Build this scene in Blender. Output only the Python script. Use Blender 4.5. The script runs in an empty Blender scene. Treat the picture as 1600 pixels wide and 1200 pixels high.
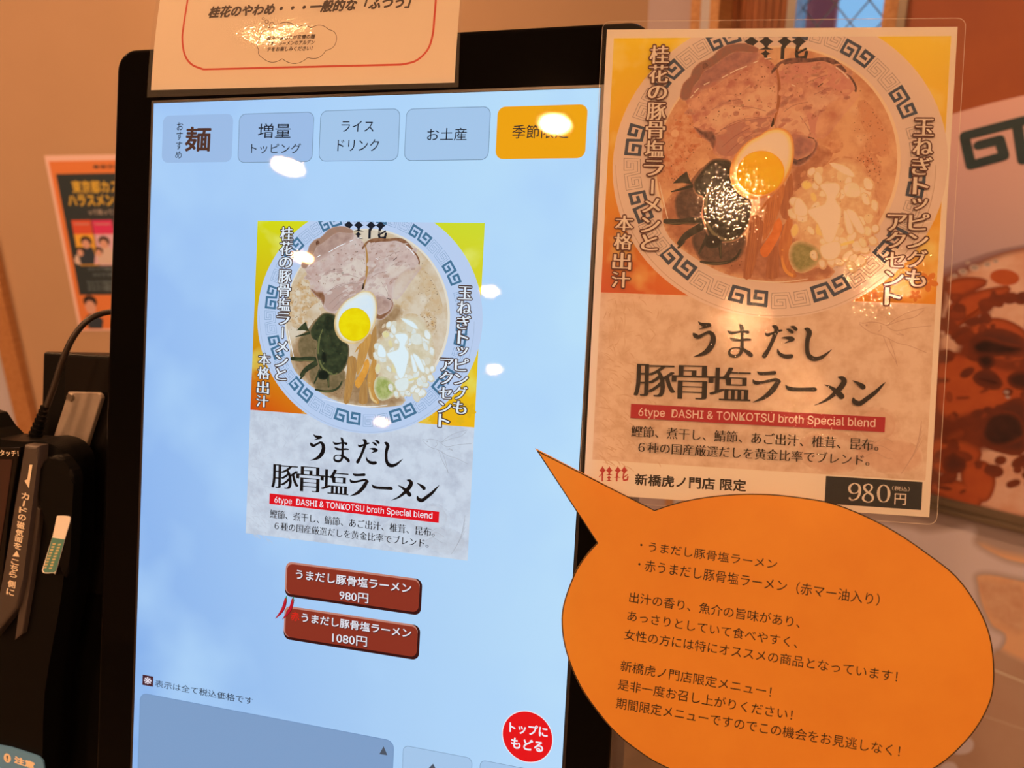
import bpy, bmesh, math, random
from mathutils import Vector, Matrix
random.seed(7)
C = bpy.context.scene.collection
SC = bpy.context.scene

# ------------------------------------------------------------------ camera, world, exposure
F = 1163.07                                   # focal length in pixels of the 1600x1200 frame
CAM = Vector((0, 0, 1.45))
M = Matrix(((0.99985552, -0.01699812, 0.0),   # rows: world right, forward, up (camera axes: right, down, ahead)
            (-0.00522079, -0.30709498, 0.95166455),
            (-0.0161765, -0.95152706, -0.30713935)))
cd = bpy.data.cameras.new('camera'); cam = bpy.data.objects.new('camera', cd); C.objects.link(cam)
cd.sensor_width = 36; cd.lens = F / 1600 * 36; cd.clip_start = .02; cd.clip_end = 60
mx = Matrix.Identity(4)
for j, ax in enumerate((Vector((1, 0, 0)), Vector((0, -1, 0)), Vector((0, 0, -1)))):
    w = M @ ax
    for i in range(3): mx[i][j] = w[i]
mx.translation = CAM
cam.matrix_world = mx
cd.dof.use_dof = True; cd.dof.focus_distance = .51; cd.dof.aperture_fstop = 6.5
SC.camera = cam
SC.view_settings.view_transform = 'Standard'; SC.view_settings.look = 'None'
SC.view_settings.exposure = 0; SC.view_settings.gamma = 1
SC.view_settings.use_curve_mapping = False
SC.cycles.sample_clamp_indirect = 6
SC.cycles.transparent_max_bounces = 16
wd = bpy.data.worlds.new('daylight'); SC.world = wd; wd.use_nodes = True
wb = wd.node_tree.nodes['Background']; wb.inputs[0].default_value = (.34, .62, .95, 1); wb.inputs[1].default_value = 1.0

LAMP_E = 790.0
LAMP_COL = (1.0, .49, .215)
LAMPS = [(-1.76, -.84, .058), (-.71, -.88, .05), (-2.34, -1.54, .047), (-1.62, -2.11, .042), (-2.37, -3.52, .048),
         (-4.88, -5.51, .07), (.22, -1.34, .044), (.31, -2.48, .04), (.80, -2.03, .036), (.81, -4.19, .045), (.58, -3.22, .036), (-1.5, 1.0, .044), (-.45, 1.1, .044), (1.05, -.1, .05)]  # closing entries by the walls are added, unseen lamps to brighten them
CEIL = 2.5

# ------------------------------------------------------------------ colour helpers
def lin1(v):
    v /= 255.0
    return v / 12.92 if v <= .04045 else ((v + .055) / 1.055) ** 2.4
def lin(c): return tuple(lin1(v) for v in c)
LP = (1.02, .53, .275)                       # warm room light on the sheets
def alb(c, L=LP):
    a = lin(c)
    return tuple(min(.9, max(.004, a[i] / L[i])) for i in range(3))
def rgba(c): return (c[0], c[1], c[2], 1)

_mats = {}
def nt(name):
    m = bpy.data.materials.new(name); m.use_nodes = True
    return m, m.node_tree, m.node_tree.nodes['Principled BSDF']
def mix_noise(t, c1, c2, scale, lo, hi, detail=4, stretch=None, rot=0):
    tc = t.nodes.new('ShaderNodeTexCoord'); no = t.nodes.new('ShaderNodeTexNoise'); ra = t.nodes.new('ShaderNodeValToRGB')
    no.inputs['Scale'].default_value = scale; no.inputs['Detail'].default_value = detail; no.inputs['Roughness'].default_value = .62
    src = tc.outputs['Object']
    if stretch:
        mp = t.nodes.new('ShaderNodeMapping'); mp.inputs['Scale'].default_value = stretch; mp.inputs['Rotation'].default_value = (0, 0, rot)
        t.links.new(src, mp.inputs[0]); src = mp.outputs[0]
    t.links.new(src, no.inputs['Vector']); t.links.new(no.outputs['Fac'], ra.inputs[0])
    ra.color_ramp.elements[0].position = lo; ra.color_ramp.elements[1].position = hi
    ra.color_ramp.elements[0].color = rgba(c1); ra.color_ramp.elements[1].color = rgba(c2)
    return ra.outputs[0]
def mat(name, col, rough=.5, metal=0, noise=None, bump=None, spec=.5, coat=0):
    """col is a linear albedo; noise = (second colour, scale, lo, hi[, stretch, rot]); bump = (scale, strength)"""
    if name in _mats: return _mats[name]
    m, t, b = nt(name)
    b.inputs['Base Color'].default_value = rgba(col); b.inputs['Roughness'].default_value = rough
    b.inputs['Metallic'].default_value = metal; b.inputs['Specular IOR Level'].default_value = spec
    b.inputs['Coat Weight'].default_value = coat
    if noise:
        n = list(noise) + [None, 0][len(noise) - 4:]
        t.links.new(mix_noise(t, col, n[0], n[1], n[2], n[3], stretch=n[4] if len(noise) > 4 else None, rot=n[5] if len(noise) > 5 else 0), b.inputs['Base Color'])
    if bump:
        tc = t.nodes.new('ShaderNodeTexCoord'); no = t.nodes.new('ShaderNodeTexNoise'); bu = t.nodes.new('ShaderNodeBump')
        no.inputs['Scale'].default_value = bump[0]; bu.inputs['Strength'].default_value = bump[1]; bu.inputs['Distance'].default_value = .001
        t.links.new(tc.outputs['Object'], no.inputs['Vector']); t.links.new(no.outputs['Fac'], bu.inputs['Height']); t.links.new(bu.outputs[0], b.inputs['Normal'])
    _mats[name] = m
    return m
def emat(name, col, noise=None, strength=1):
    if name in _mats: return _mats[name]
    m, t, b = nt(name)
    e = t.nodes.new('ShaderNodeEmission'); e.inputs[0].default_value = rgba(col); e.inputs[1].default_value = strength
    if noise:
        t.links.new(mix_noise(t, col, *noise[:4], stretch=noise[4] if len(noise) > 4 else None, rot=noise[5] if len(noise) > 5 else 0), e.inputs[0])
    t.links.new(e.outputs[0], t.nodes['Material Output'].inputs[0])
    _mats[name] = m
    return m
def bilinear(name, x0, x1, y0, y1, tl, tr, bl, br, emit, extra=None):
    """printed / displayed two-way colour blend over a rectangle of the object's own coordinates"""
    m, t, b = nt(name)
    tc = t.nodes.new('ShaderNodeTexCoord'); sp = t.nodes.new('ShaderNodeSeparateXYZ'); t.links.new(tc.outputs['Object'], sp.inputs[0])
    def mr(o, a, c):
        n = t.nodes.new('ShaderNodeMapRange'); n.inputs[1].default_value = a; n.inputs[2].default_value = c
        t.links.new(o, n.inputs[0]); return n.outputs[0]
    fx = mr(sp.outputs[0], x0, x1); fy = mr(sp.outputs[1], y0, y1)
    def mix(f, a, c):
        n = t.nodes.new('ShaderNodeMix'); n.data_type = 'RGBA'; t.links.new(f, n.inputs[0])
        for s, v in ((6, a), (7, c)):
            if isinstance(v, tuple): n.inputs[s].default_value = rgba(v)
            else: t.links.new(v, n.inputs[s])
        return n.outputs[2]
    o = mix(fy, mix(fx, bl, br), mix(fx, tl, tr))
    if extra:
        no = t.nodes.new('ShaderNodeTexNoise'); no.inputs['Scale'].default_value = extra[1]; no.inputs['Detail'].default_value = 3
        t.links.new(tc.outputs['Object'], no.inputs['Vector'])
        o = mix(mr(no.outputs['Fac'], extra[2], extra[3]), o, extra[0])
    if emit:
        e = t.nodes.new('ShaderNodeEmission'); t.links.new(o, e.inputs[0]); t.links.new(e.outputs[0], t.nodes['Material Output'].inputs[0])
    else:
        t.links.new(o, b.inputs['Base Color']); b.inputs['Roughness'].default_value = .55
    _mats[name] = m
    return m
def film_mat(name, wave=(14, .35), fine=(420, .12), rough=.09, tint=(.97, .96, .95), refl=1.0, haze=0):
    """thin clear laminate: see-through with a wavy glossy surface"""
    m, t, b = nt(name)
    tr = t.nodes.new('ShaderNodeBsdfTransparent'); tr.inputs[0].default_value = rgba(tint)
    gl = t.nodes.new('ShaderNodeBsdfGlossy'); gl.inputs['Roughness'].default_value = rough; gl.distribution = 'BECKMANN'
    fr = t.nodes.new('ShaderNodeFresnel'); fr.inputs[0].default_value = 1.5
    mu = t.nodes.new('ShaderNodeMath'); mu.operation = 'MULTIPLY'; mu.inputs[1].default_value = refl
    mi = t.nodes.new('ShaderNodeMixShader'); tc = t.nodes.new('ShaderNodeTexCoord')
    prev = None
    for sc_, st in (wave, fine):
        if st <= 0: continue
        no = t.nodes.new('ShaderNodeTexNoise'); no.inputs['Scale'].default_value = sc_; no.inputs['Detail'].default_value = 1.5
        bu = t.nodes.new('ShaderNodeBump'); bu.inputs['Strength'].default_value = st; bu.inputs['Distance'].default_value = .5 / sc_
        t.links.new(tc.outputs['Object'], no.inputs['Vector']); t.links.new(no.outputs['Fac'], bu.inputs['Height'])
        if prev: t.links.new(prev, bu.inputs['Normal'])
        prev = bu.outputs[0]
    if prev: t.links.new(prev, gl.inputs['Normal'])
    t.links.new(fr.outputs[0], mu.inputs[0]); t.links.new(mu.outputs[0], mi.inputs[0])
    base = tr.outputs[0]
    if haze:
        df = t.nodes.new('ShaderNodeBsdfDiffuse'); df.inputs[0].default_value = (.85, .85, .85, 1); hz = t.nodes.new('ShaderNodeMixShader'); hz.inputs[0].default_value = haze
        t.links.new(base, hz.inputs[1]); t.links.new(df.outputs[0], hz.inputs[2]); base = hz.outputs[0]
    t.links.new(base, mi.inputs[1]); t.links.new(gl.outputs[0], mi.inputs[2])
    t.links.new(mi.outputs[0], t.nodes['Material Output'].inputs[0])
    _mats[name] = m
    return m

# ------------------------------------------------------------------ frames (real planes standing in the room)
def ray(px, py): return M @ Vector(((px - 800) / F, (py - 600) / F, 1))
class Frame:
    """a plane in the room: origin, x to the right, y up, z towards the room"""
    def __init__(s, O, X, Y, bend=None):
        s.O = Vector(O); s.X = Vector(X).normalized(); s.Z = s.X.cross(Vector(Y)).normalized(); s.Y = s.Z.cross(s.X)
        s.bend = bend
    def at(s, px, py, z=0):
        d = ray(px, py); zz = z
        for _ in range(5 if s.bend else 1):
            k = (s.O + s.Z * zz - CAM).dot(s.Z) / d.dot(s.Z)
            P = CAM + d * k - s.O
            x, y = P.dot(s.X), P.dot(s.Y)
            if s.bend: zz = z + s.bend(x, y)
        return Vector((x, y))
    def depth_px(s, px, py):
        d = ray(px, py); return (s.O - CAM).dot(s.Z) / d.dot(s.Z)
    def mat(s):
        m = Matrix.Identity(4)
        for j, a in enumerate((s.X, s.Y, s.Z)):
            for i in range(3): m[i][j] = a[i]
        m.translation = s.O
        return m
def cam2w(v): return CAM + M @ Vector(v)
S = 1.2537
scr = Frame(cam2w((-.21441 * S, -.16786 * S, .44484 * S)), M @ Vector((.96859, .06132, -.24098)), -(M @ Vector((-.05284, .99774, .04148))))
PS = .993
pos = Frame(cam2w((.06061 * PS, -.22607 * PS, .47483 * PS)), M @ Vector((.99105, .05072, -.12345)), -(M @ Vector((-.04922, .99867, .0152))))
def notice_bend(x, y):
    t = y + .012
    return .004 if t < 0 else .004 - .9 * t * t - .03 * t
note = Frame(scr.O, scr.X, scr.Y, bend=notice_bend)
bub = Frame(scr.O, M @ Vector((.979, .120, -.163)), -(M @ Vector((-.12, .993, .008))))
# tip of the bubble sits 4 mm in front of the screen
d = ray(836, 700); k = (scr.O + scr.Z * .004 - CAM).dot(scr.Z) / d.dot(scr.Z); bub.O = CAM + d * k
# taped over the lower edge of the laminated poster: bring it out until it clears both sheets
for _ in range(60):
    gap = min([1 / 1 * (pos.depth_px(px_, py_) - bub.depth_px(px_, py_)) for px_, py_ in ((940, 775), (1022, 797), (1100, 777), (1250, 777), (1350, 805), (1452, 870))]
              + [scr.depth_px(px_, py_) - bub.depth_px(px_, py_) for px_, py_ in ((836, 700), (880, 960), (900, 850))])
    if gap > .0052: break
    bub.O = CAM + (bub.O - CAM) * .998
# back wall and right wall (upright planes)
UP = Vector((0, 0, 1))
bw = Frame((0, 1.78, 0), (1, -.03, 0), UP)
d = ray(1013, 20); k = (bw.O - CAM).dot(bw.Z) / d.dot(bw.Z); CORNER = CAM + d * k
rw = Frame((CORNER.x, CORNER.y, 0), (.777, -.629, 0), UP)

# ------------------------------------------------------------------ objects
def tag(o, label=None, cat=None, group=None, kind=None):
    for k_, v in (('label', label), ('category', cat), ('group', group), ('kind', kind)):
        if v: o[k_] = v
    return o
def empty(name, frame_or_loc, label, cat, group=None):
    o = bpy.data.objects.new(name, None); C.objects.link(o); o.empty_display_size = .02
    if isinstance(frame_or_loc, Frame): o.matrix_world = frame_or_loc.mat()
    else: o.location = frame_or_loc
    return tag(o, label, cat, group)
def link(name, me, parent=None, mats=()):
    o = bpy.data.objects.new(name, me); C.objects.link(o)
    for m in mats: me.materials.append(m)
    if parent: o.parent = parent
    return o
def bm_obj(name, bm, m, parent=None, smooth=False):
    me = bpy.data.meshes.new(name); bm.to_mesh(me); bm.free()
    if smooth:
        for p in me.polygons: p.use_smooth = True
    return link(name, me, parent, [m] if not isinstance(m, (list, tuple)) else m)
def bm_box(bm, x0, x1, y0, y1, z0, z1):
    v = [bm.verts.new((x, y, z)) for z in (z0, z1) for y in (y0, y1) for x in (x0, x1)]
    for f in ((0, 2, 3, 1), (4, 5, 7, 6), (0, 1, 5, 4), (2, 6, 7, 3), (0, 4, 6, 2), (1, 3, 7, 5)): bm.faces.new([v[i] for i in f])
def box(name, ext, m, parent=None, bev=0, seg=2):
    bm = bmesh.new(); bm_box(bm, *ext)
    if bev: bmesh.ops.bevel(bm, geom=bm.edges[:], offset=bev, segments=seg, affect='EDGES', profile=.5)
    return bm_obj(name, bm, m, parent)
def prism(name, pts, z0, z1, m, parent=None, bev=0, seg=2, smooth=False):
    """outline in x,y given depth from z0 (back) to z1 (front), front rim bevelled"""
    bm = bmesh.new()
    a = sum(pts[i][0] * pts[(i + 1) % len(pts)][1] - pts[(i + 1) % len(pts)][0] * pts[i][1] for i in range(len(pts)))
    if a < 0: pts = pts[::-1]
    vb = [bm.verts.new((p[0], p[1], z0)) for p in pts]; vf = [bm.verts.new((p[0], p[1], z1)) for p in pts]
    n = len(pts); ff = bm.faces.new(vf); bm.faces.new(vb[::-1])
    for i in range(n): bm.faces.new((vb[i], vb[(i + 1) % n], vf[(i + 1) % n], vf[i]))
    if bev: bmesh.ops.bevel(bm, geom=list(ff.edges), offset=bev, segments=seg, affect='EDGES', profile=.5)
    return bm_obj(name, bm, m, parent, smooth)
def tube(name, pts, radii, m, parent=None, n=12, sub=6):
    """round tube through 3-D points"""
    P = [Vector(p) for p in pts]
    path = []; rr = []
    for i in range(len(P) - 1):
        p0, p1, p2, p3 = P[max(i - 1, 0)], P[i], P[i + 1], P[min(i + 2, len(P) - 1)]
        for k_ in range(sub):
            t = k_ / sub
            path.append(.5 * ((2 * p1) + (p2 - p0) * t + (2 * p0 - 5 * p1 + 4 * p2 - p3) * t * t + (3 * p1 - p0 - 3 * p2 + p3) * t ** 3))
            rr.append(radii[i] + (radii[i + 1] - radii[i]) * t)
    path.append(P[-1]); rr.append(radii[-1])
    bm = bmesh.new(); rings = []
    for i, p in enumerate(path):
        tg = (path[min(i + 1, len(path) - 1)] - path[max(i - 1, 0)]).normalized()
        a = tg.cross(Vector((.1, .2, 1))).normalized(); b_ = tg.cross(a)
        rings.append([bm.verts.new(p + (a * math.cos(2 * math.pi * j / n) + b_ * math.sin(2 * math.pi * j / n)) * rr[i]) for j in range(n)])
    for r0, r1 in zip(rings, rings[1:]):
        for j in range(n): bm.faces.new((r0[j], r0[(j + 1) % n], r1[(j + 1) % n], r1[j]))
    bm.faces.new(rings[0][::-1]); bm.faces.new(rings[-1])
    return bm_obj(name, bm, m, parent, True)

# ------------------------------------------------------------------ lettering
_tc = {}
try:      # the plain sans that ships with Blender, for the Latin lines
    SANS = bpy.data.fonts.load(bpy.utils.system_resource('DATAFILES', path='fonts') + '/Inter.woff2')
except Exception:
    SANS = None
def glyphs(s, off):
    """flat mesh of a line of lettering: (verts, faces, ink box)"""
    key = (s, round(off, 4))
    if key in _tc: return _tc[key]
    cu = bpy.data.curves.new('lettering', 'FONT'); cu.body = s; cu.size = 1; cu.resolution_u = 3; cu.offset = off
    if SANS and s.isascii(): cu.font = SANS
    o = bpy.data.objects.new('lettering', cu); C.objects.link(o)
    dg = bpy.context.evaluated_depsgraph_get(); dg.update()
    me = bpy.data.meshes.new_from_object(o.evaluated_get(dg))
    vs = [(v.co.x, v.co.y) for v in me.vertices]; fs = [tuple(p.vertices) for p in me.polygons]
    bpy.data.objects.remove(o); bpy.data.curves.remove(cu); bpy.data.meshes.remove(me)
    if not vs: vs = [(0, 0), (1, 0), (1, 1)]; fs = []
    bb = (min(v[0] for v in vs), min(v[1] for v in vs), max(v[0] for v in vs), max(v[1] for v in vs))
    _tc[key] = (vs, fs, bb)
    return _tc[key]

LV = 4e-5
def spread(off, serif):
    """shifts that thicken lettering: even all round for off, sideways for serif (thin level strokes, thick upright ones)"""
    if off <= 0 and not serif: return [(0, 0)]
    if off <= 0: return [(serif * (k_ - 2) / 2, 0) for k_ in range(5)]
    n = 12 if off > .03 else 8
    return [(0, 0)] + [((off + serif) * math.cos(2 * math.pi * k_ / n), off * math.sin(2 * math.pi * k_ / n)) for k_ in range(n)]
class Art:
    """flat printed or displayed work: layers of ink a hair apart on one plane"""
    def __init__(s, fr, pal, dst=None):
        s.under = None; s.clips = []; s.fr = fr; s.pal = pal; s.v = []; s.f = []; s.mi = []; s.mats = []; s.lv = 0; s.top = None
        s.px = fr.depth_px(1200, 400) / F if fr else .0004
    def clone_into(s, other, fn):
        """copy this work's shapes into another one through fn(x, y)"""
        b = len(other.v)
        for (x, y, z) in s.v:
            q = fn(x, y); other.v.append((q[0], q[1], z))
        for f, k_ in zip(s.f, s.mi): other.f.append(tuple(i + b for i in f)); other.mi.append(other.mid(s.mats[k_]))
    def mid(s, key):
        if key not in s.mats: s.mats.append(key)
        return s.mats.index(key)
    def add(s, key, vs, fs, z=None):
        s.k = (getattr(s, 'k', 0) + 1) % 16
        z = (s.lv * LV if z is None else z) + s.k * 2e-6
        b = len(s.v); s.v += [(p[0], p[1], z) for p in vs]; k_ = s.mid(key)
        for f in fs: s.f.append(tuple(i + b for i in f)); s.mi.append(k_)
    def poly(s, key, pts):
        for nx, ny, lim in ([(0, 1, s.top)] if s.top is not None else []) + s.clips:      # trimmed at the sheet's own edge
            out = []
            for i in range(len(pts)):
                a, b = pts[i - 1], pts[i]; da, db = a[0] * nx + a[1] * ny - lim, b[0] * nx + b[1] * ny - lim
                if (da <= 0) != (db <= 0):
                    t = da / (da - db); out.append((a[0] + (b[0] - a[0]) * t, a[1] + (b[1] - a[1]) * t))
                if db <= 0: out.append((b[0], b[1]))
            pts = out
            if len(pts) < 3: return
        a = sum(pts[i - 1][0] * pts[i][1] - pts[i][0] * pts[i - 1][1] for i in range(len(pts)))
        if a < 0: pts = pts[::-1]
        s.add(key, pts, [tuple(range(len(pts)))])
    def L(s, pts): return [tuple(s.fr.at(p[0], p[1])) for p in pts]
    def ppx(s, key, pts, smooth=0, soft=0, alpha=1, under=None):
        """filled outline; soft = width in px of a graded edge, alpha < 1 for a wash"""
        if smooth: pts = spline(pts, smooth, True)
        base = key
        if '~' in key: soft = 0; alpha = 1
        if not soft:
            s.poly(key if alpha >= 1 else '%s~%s~%d' % (base, s.under, alpha * 100), s.L(pts)); return
        n = len(pts); a = sum(pts[i - 1][0] * pts[i][1] - pts[i][0] * pts[i - 1][1] for i in range(n)); sg = 1 if a > 0 else -1
        lv = s.lv
        for i, (o, al) in enumerate(((1, .18), (.55, .38), (.1, .6), (-.35, .8), (-.8, 1))):
            q = []
            for j in range(n):
                p0, p2 = pts[j - 1], pts[(j + 1) % n]; dx, dy = p2[0] - p0[0], p2[1] - p0[1]; l_ = math.hypot(dx, dy) or 1
                q.append((pts[j][0] + sg * dy / l_ * o * soft, pts[j][1] - sg * dx / l_ * o * soft))
            s.lv = lv + i * .16; al *= alpha
            s.poly(base if al > .98 else '%s~%s~%d' % (base, under or s.under, round(al * 20) * 5), s.L(q))
        s.lv = lv
    def blot(s, key, c, rx, ry, rot=0, soft=2, alpha=1, n=14):
        s.ppx(key, [(c[0] + rx * math.cos(t) * math.cos(rot) - ry * math.sin(t) * math.sin(rot), c[1] + rx * math.cos(t) * math.sin(rot) + ry * math.sin(t) * math.cos(rot)) for t in (2 * math.pi * i / n for i in range(n))], 0, soft, alpha)
    def rect(s, key, TL, BR, r=0, n=6):
        a, b = s.fr.at(*TL), s.fr.at(*BR); s.poly(key, rrect(a.x, b.x, b.y, a.y, r, n))
    def ell(s, key, c, rx, ry, rot=0, n=48):
        c = s.fr.at(*c); rx *= s.px; ry *= s.px
        ca, sa = math.cos(rot), math.sin(rot)
        s.poly(key, [(c.x + rx * math.cos(t) * ca - ry * math.sin(t) * sa, c.y + rx * math.cos(t) * sa + ry * math.sin(t) * ca) for t in (2 * math.pi * i / n for i in range(n))])
    def stroke(s, key, pts, sub=6, wk=1.0, sharp=False):
        """brush stroke: (px, py, width in px) control points"""
        Q = pts if sharp else spline(pts, sub, False)
        P = [(s.fr.at(q[0], q[1]), q[2] * s.px * wk / 2) for q in Q]
        for i in range(len(P) - 1):
            (a, ra), (b, rb) = P[i], P[i + 1]; dv = b - a
            if dv.length < 1e-7: continue
            nv = Vector((-dv.y, dv.x)).normalized()
            s.poly(key, [tuple(a + nv * ra), tuple(a - nv * ra), tuple(b - nv * rb), tuple(b + nv * rb)])
        for i, (a, ra) in enumerate(P):
            if ra > .3 * s.px: s.poly(key, [(a.x + ra * math.cos(t * math.pi / 5), a.y + ra * math.sin(t * math.pi / 5)) for t in range(10)])
    def line(s, key, pts, w, close=False):
        s.stroke(key, [(p[0], p[1], w) for p in (pts + pts[:1] if close else pts)], sharp=True)
    def put(s, key, txt, a, b, h, off=0.0, serif=0, slant=0, ink=None):
        """lettering from local point a (left middle) to b (right middle), ink height h"""
        vs, fs, bb = glyphs(txt, min(off, 0)); ib = ink or glyphs(txt, 0)[2]
        w = ib[2] - ib[0]; hh = ib[3] - ib[1]
        ex = (b - a); Lg = ex.length; ex = ex / Lg; ey = Vector((-ex.y, ex.x)); sx = Lg / w; sy = h / hh
        cy = (ib[1] + ib[3]) / 2
        for r, ru in spread(off, serif):
            s.add(key, [tuple(a + ex * ((v[0] + r + slant * (v[1] - cy) - ib[0]) * sx) + ey * ((v[1] + ru - cy) * sy)) for v in vs], fs)
    def text(s, key, txt, TL, BR, hpx, off=0.0, serif=0, slant=0, lean=.05):
        """lettering between the top-left and bottom-right corners of its ink"""
        a = s.fr.at(TL[0] - lean * hpx / 2, TL[1] + hpx / 2); b = s.fr.at(BR[0] + lean * hpx / 2, BR[1] - hpx / 2)
        s.put(key, txt, a, b, hpx * s.px, off, serif, slant)
    def vtext(s, key, chars, top, bot, ys, w, off=0.0, serif=0, grow=0):
        """upright column of characters, ys = (y0, y1) pixel span of each"""
        for ch, (y0, y1) in zip(chars, ys):
            ym = (y0 + y1) / 2; x = top[0] + (bot[0] - top[0]) * (ym - top[1]) / (bot[1] - top[1])
            c = s.fr.at(x, ym); h = (y1 - y0) * s.px; ww = w * s.px
            ib = glyphs(ch, 0)[2]; gw, gh = ib[2] - ib[0], ib[3] - ib[1]
            if ch == 'ー':
                vs, fs, _ = glyphs(ch, min(off, 0)); k_ = h / gw
                cx, cy = (ib[0] + ib[2]) / 2, (ib[1] + ib[3]) / 2
                for r, ru in spread(off, serif):
                    s.add(key, [(c.x + (v[1] - cy + r) * k_, c.y - (v[0] - cx + ru) * k_) for v in vs], fs)
            else:
                k_ = min(ww / max(gw, .01), 1.25 * h / max(gh, .01))
                hw = gw * k_ / 2
                s.put(key, ch, c - Vector((hw, 0)), c + Vector((hw, 0)), h, off, serif)
    def build(s, name, parent, matf, z=0.0, bend=None):
        me = bpy.data.meshes.new(name)
        me.from_pydata([(x, y, zz + z + (bend(x, y) if bend else 0)) for x, y, zz in s.v], [], s.f)
        for k_ in s.mats: me.materials.append(matf(k_))
        me.polygons.foreach_set('material_index', s.mi); me.update()
        return link(name, me, parent)
def spline(pts, sub, closed):
    n = len(pts); out = []
    rng = range(n) if closed else range(n - 1)
    for i in rng:
        g = (lambda j: pts[j % n]) if closed else (lambda j: pts[min(max(j, 0), n - 1)])
        p0, p1, p2, p3 = g(i - 1), g(i), g(i + 1), g(i + 2)
        for k_ in range(sub):
            t = k_ / sub
            out.append(tuple(.5 * (2 * b + (c - a) * t + (2 * a - 5 * b + 4 * c - d_) * t * t + (3 * b - a - 3 * c + d_) * t ** 3) for a, b, c, d_ in zip(p0, p1, p2, p3)))
    if not closed: out.append(tuple(pts[-1]))
    return out
def rrect(x0, x1, y0, y1, r, n=6):
    if r <= 0: return [(x0, y0), (x1, y0), (x1, y1), (x0, y1)]
    o = []
    for cx, cy, a in ((x1 - r, y0 + r, -90), (x1 - r, y1 - r, 0), (x0 + r, y1 - r, 90), (x0 + r, y0 + r, 180)):
        for i in range(n + 1):
            t = math.radians(a + 90 * i / n); o.append((cx + r * math.cos(t), cy + r * math.sin(t)))
    return o
def crop(ox, oy, sc_, pts): return [(ox + p[0] / sc_, oy + p[1] / sc_) + tuple(q / sc_ for q in p[2:]) for p in pts]

# ------------------------------------------------------------------ the room
def structure(o): o['kind'] = 'structure'; return o
WALLC = (.60, .50, .43)
m_wall = mat('wall_paper', (.50, .365, .265), .8, noise=((.47, .34, .245), 3, .3, .7), bump=(900, .12))
m_wood = mat('pale_wood', (.50, .26, .12), .5, noise=((.40, .19, .08), 14, .35, .65, (8, 8, .6)))
m_floor = mat('floor_tile', (.22, .17, .13), .45, noise=((.17, .13, .1), 8, .4, .6))
m_ceil = mat('ceiling_board', (.62, .58, .52), .8)
m_lav = mat('pale_lavender_panel', (.56, .56, .72), .6)
R0, R1, Y0, Y1 = -6.2, 3.4, -7.0, 0
cx_, cy_ = CORNER.x, CORNER.y
rwx = lambda t: (cx_ + .777 * t, cy_ - .629 * t)
bx0 = -6.2
def slab(name, pts, z0, z1, m):
    """upright-extruded floor plan polygon"""
    bm = bmesh.new(); a = [bm.verts.new((p[0], p[1], z0)) for p in pts]; b = [bm.verts.new((p[0], p[1], z1)) for p in pts]
    n = len(pts); bm.faces.new(a[::-1]); bm.faces.new(b)
    for i in range(n): bm.faces.new((a[i], a[(i + 1) % n], b[(i + 1) % n], b[i]))
    bmesh.ops.recalc_face_normals(bm, faces=bm.faces)
    return structure(bm_obj(name, bm, m))
byl = bw.O.y + .03 * 6.2
e_far = rwx(4.5)
plan = [(bx0, Y0), (e_far[0], Y0), (e_far[0], e_far[1]), (cx_, cy_), (bx0, byl)]
slab('floor', [(p[0], p[1]) for p in plan], -.1, 0, m_floor)
slab('ceiling', plan, CEIL, CEIL + .1, m_ceil)
slab('wall_left', [(bx0 - .1, Y0), (bx0, Y0), (bx0, byl + .1), (bx0 - .1, byl + .1)], 0, CEIL, m_wall)
slab('wall_rear', [(e_far[0], Y0), (e_far[0] + .1, Y0), (e_far[0] + .1, e_far[1]), (e_far[0], e_far[1])], 0, CEIL, m_wall)
slab('wall_front', [(bx0, Y0 - .1), (e_far[0], Y0 - .1), (e_far[0], Y0), (bx0, Y0)], 0, CEIL, m_wall)
# back wall behind the kiosk, up to the corner
p0 = bw.at(1013, 20)
def wall_part(name, fr, x0, x1, z0, z1, th, m, parent=None, z=0.0):
    bm = bmesh.new(); bm_box(bm, x0, x1, z0, z1, z - th, z)
    o = bm_obj(name, bm, m, parent)
    if parent is None: o.matrix_world = fr.mat()
    return o
structure(wall_part('wall_back', bw, bx0 - 0, p0.x, 0, CEIL, .1, m_wall))
# right wall: plain part near the corner, glazed opening, then the long part with the pictures
def rx(px, py=20): return rw.at(px, py).x
m_pil = mat('greyish_plaster', (.50, .45, .56), .7)
xg0, xg1 = rx(1118), rx(1384)
structure(wall_part('wall_right', rw, 0.0, xg0, 0, CEIL, .1, m_pil))
structure(wall_part('wall_side', rw, xg1, 4.5, 0, CEIL, .1, mat('side_wall_plaster', (.52, .42, .40), .7)))
# wood column and pale door leaf at the far left of the back wall
a, b = bw.at(2, 430), bw.at(47, 600)
xr = bw.at(47, 600).x; xl = bw.at(22, 600).x
tr = structure(wall_part('trim_1', bw, xl, xr, 0, bw.at(5, 395).y + .0, .0, m_wood, z=.02)); 
bpy.data.objects.remove(tr)
bm = bmesh.new(); bm_box(bm, xl, xr, 0, CEIL, 0, .025); tr = structure(bm_obj('trim_1', bm, m_wood)); tr.matrix_world = bw.mat()
bm = bmesh.new(); bm_box(bm, xl - .8, xl, 0, CEIL, 0, .012); dr = structure(bm_obj('door_1', bm, m_lav)); dr.matrix_world = bw.mat()

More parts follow.
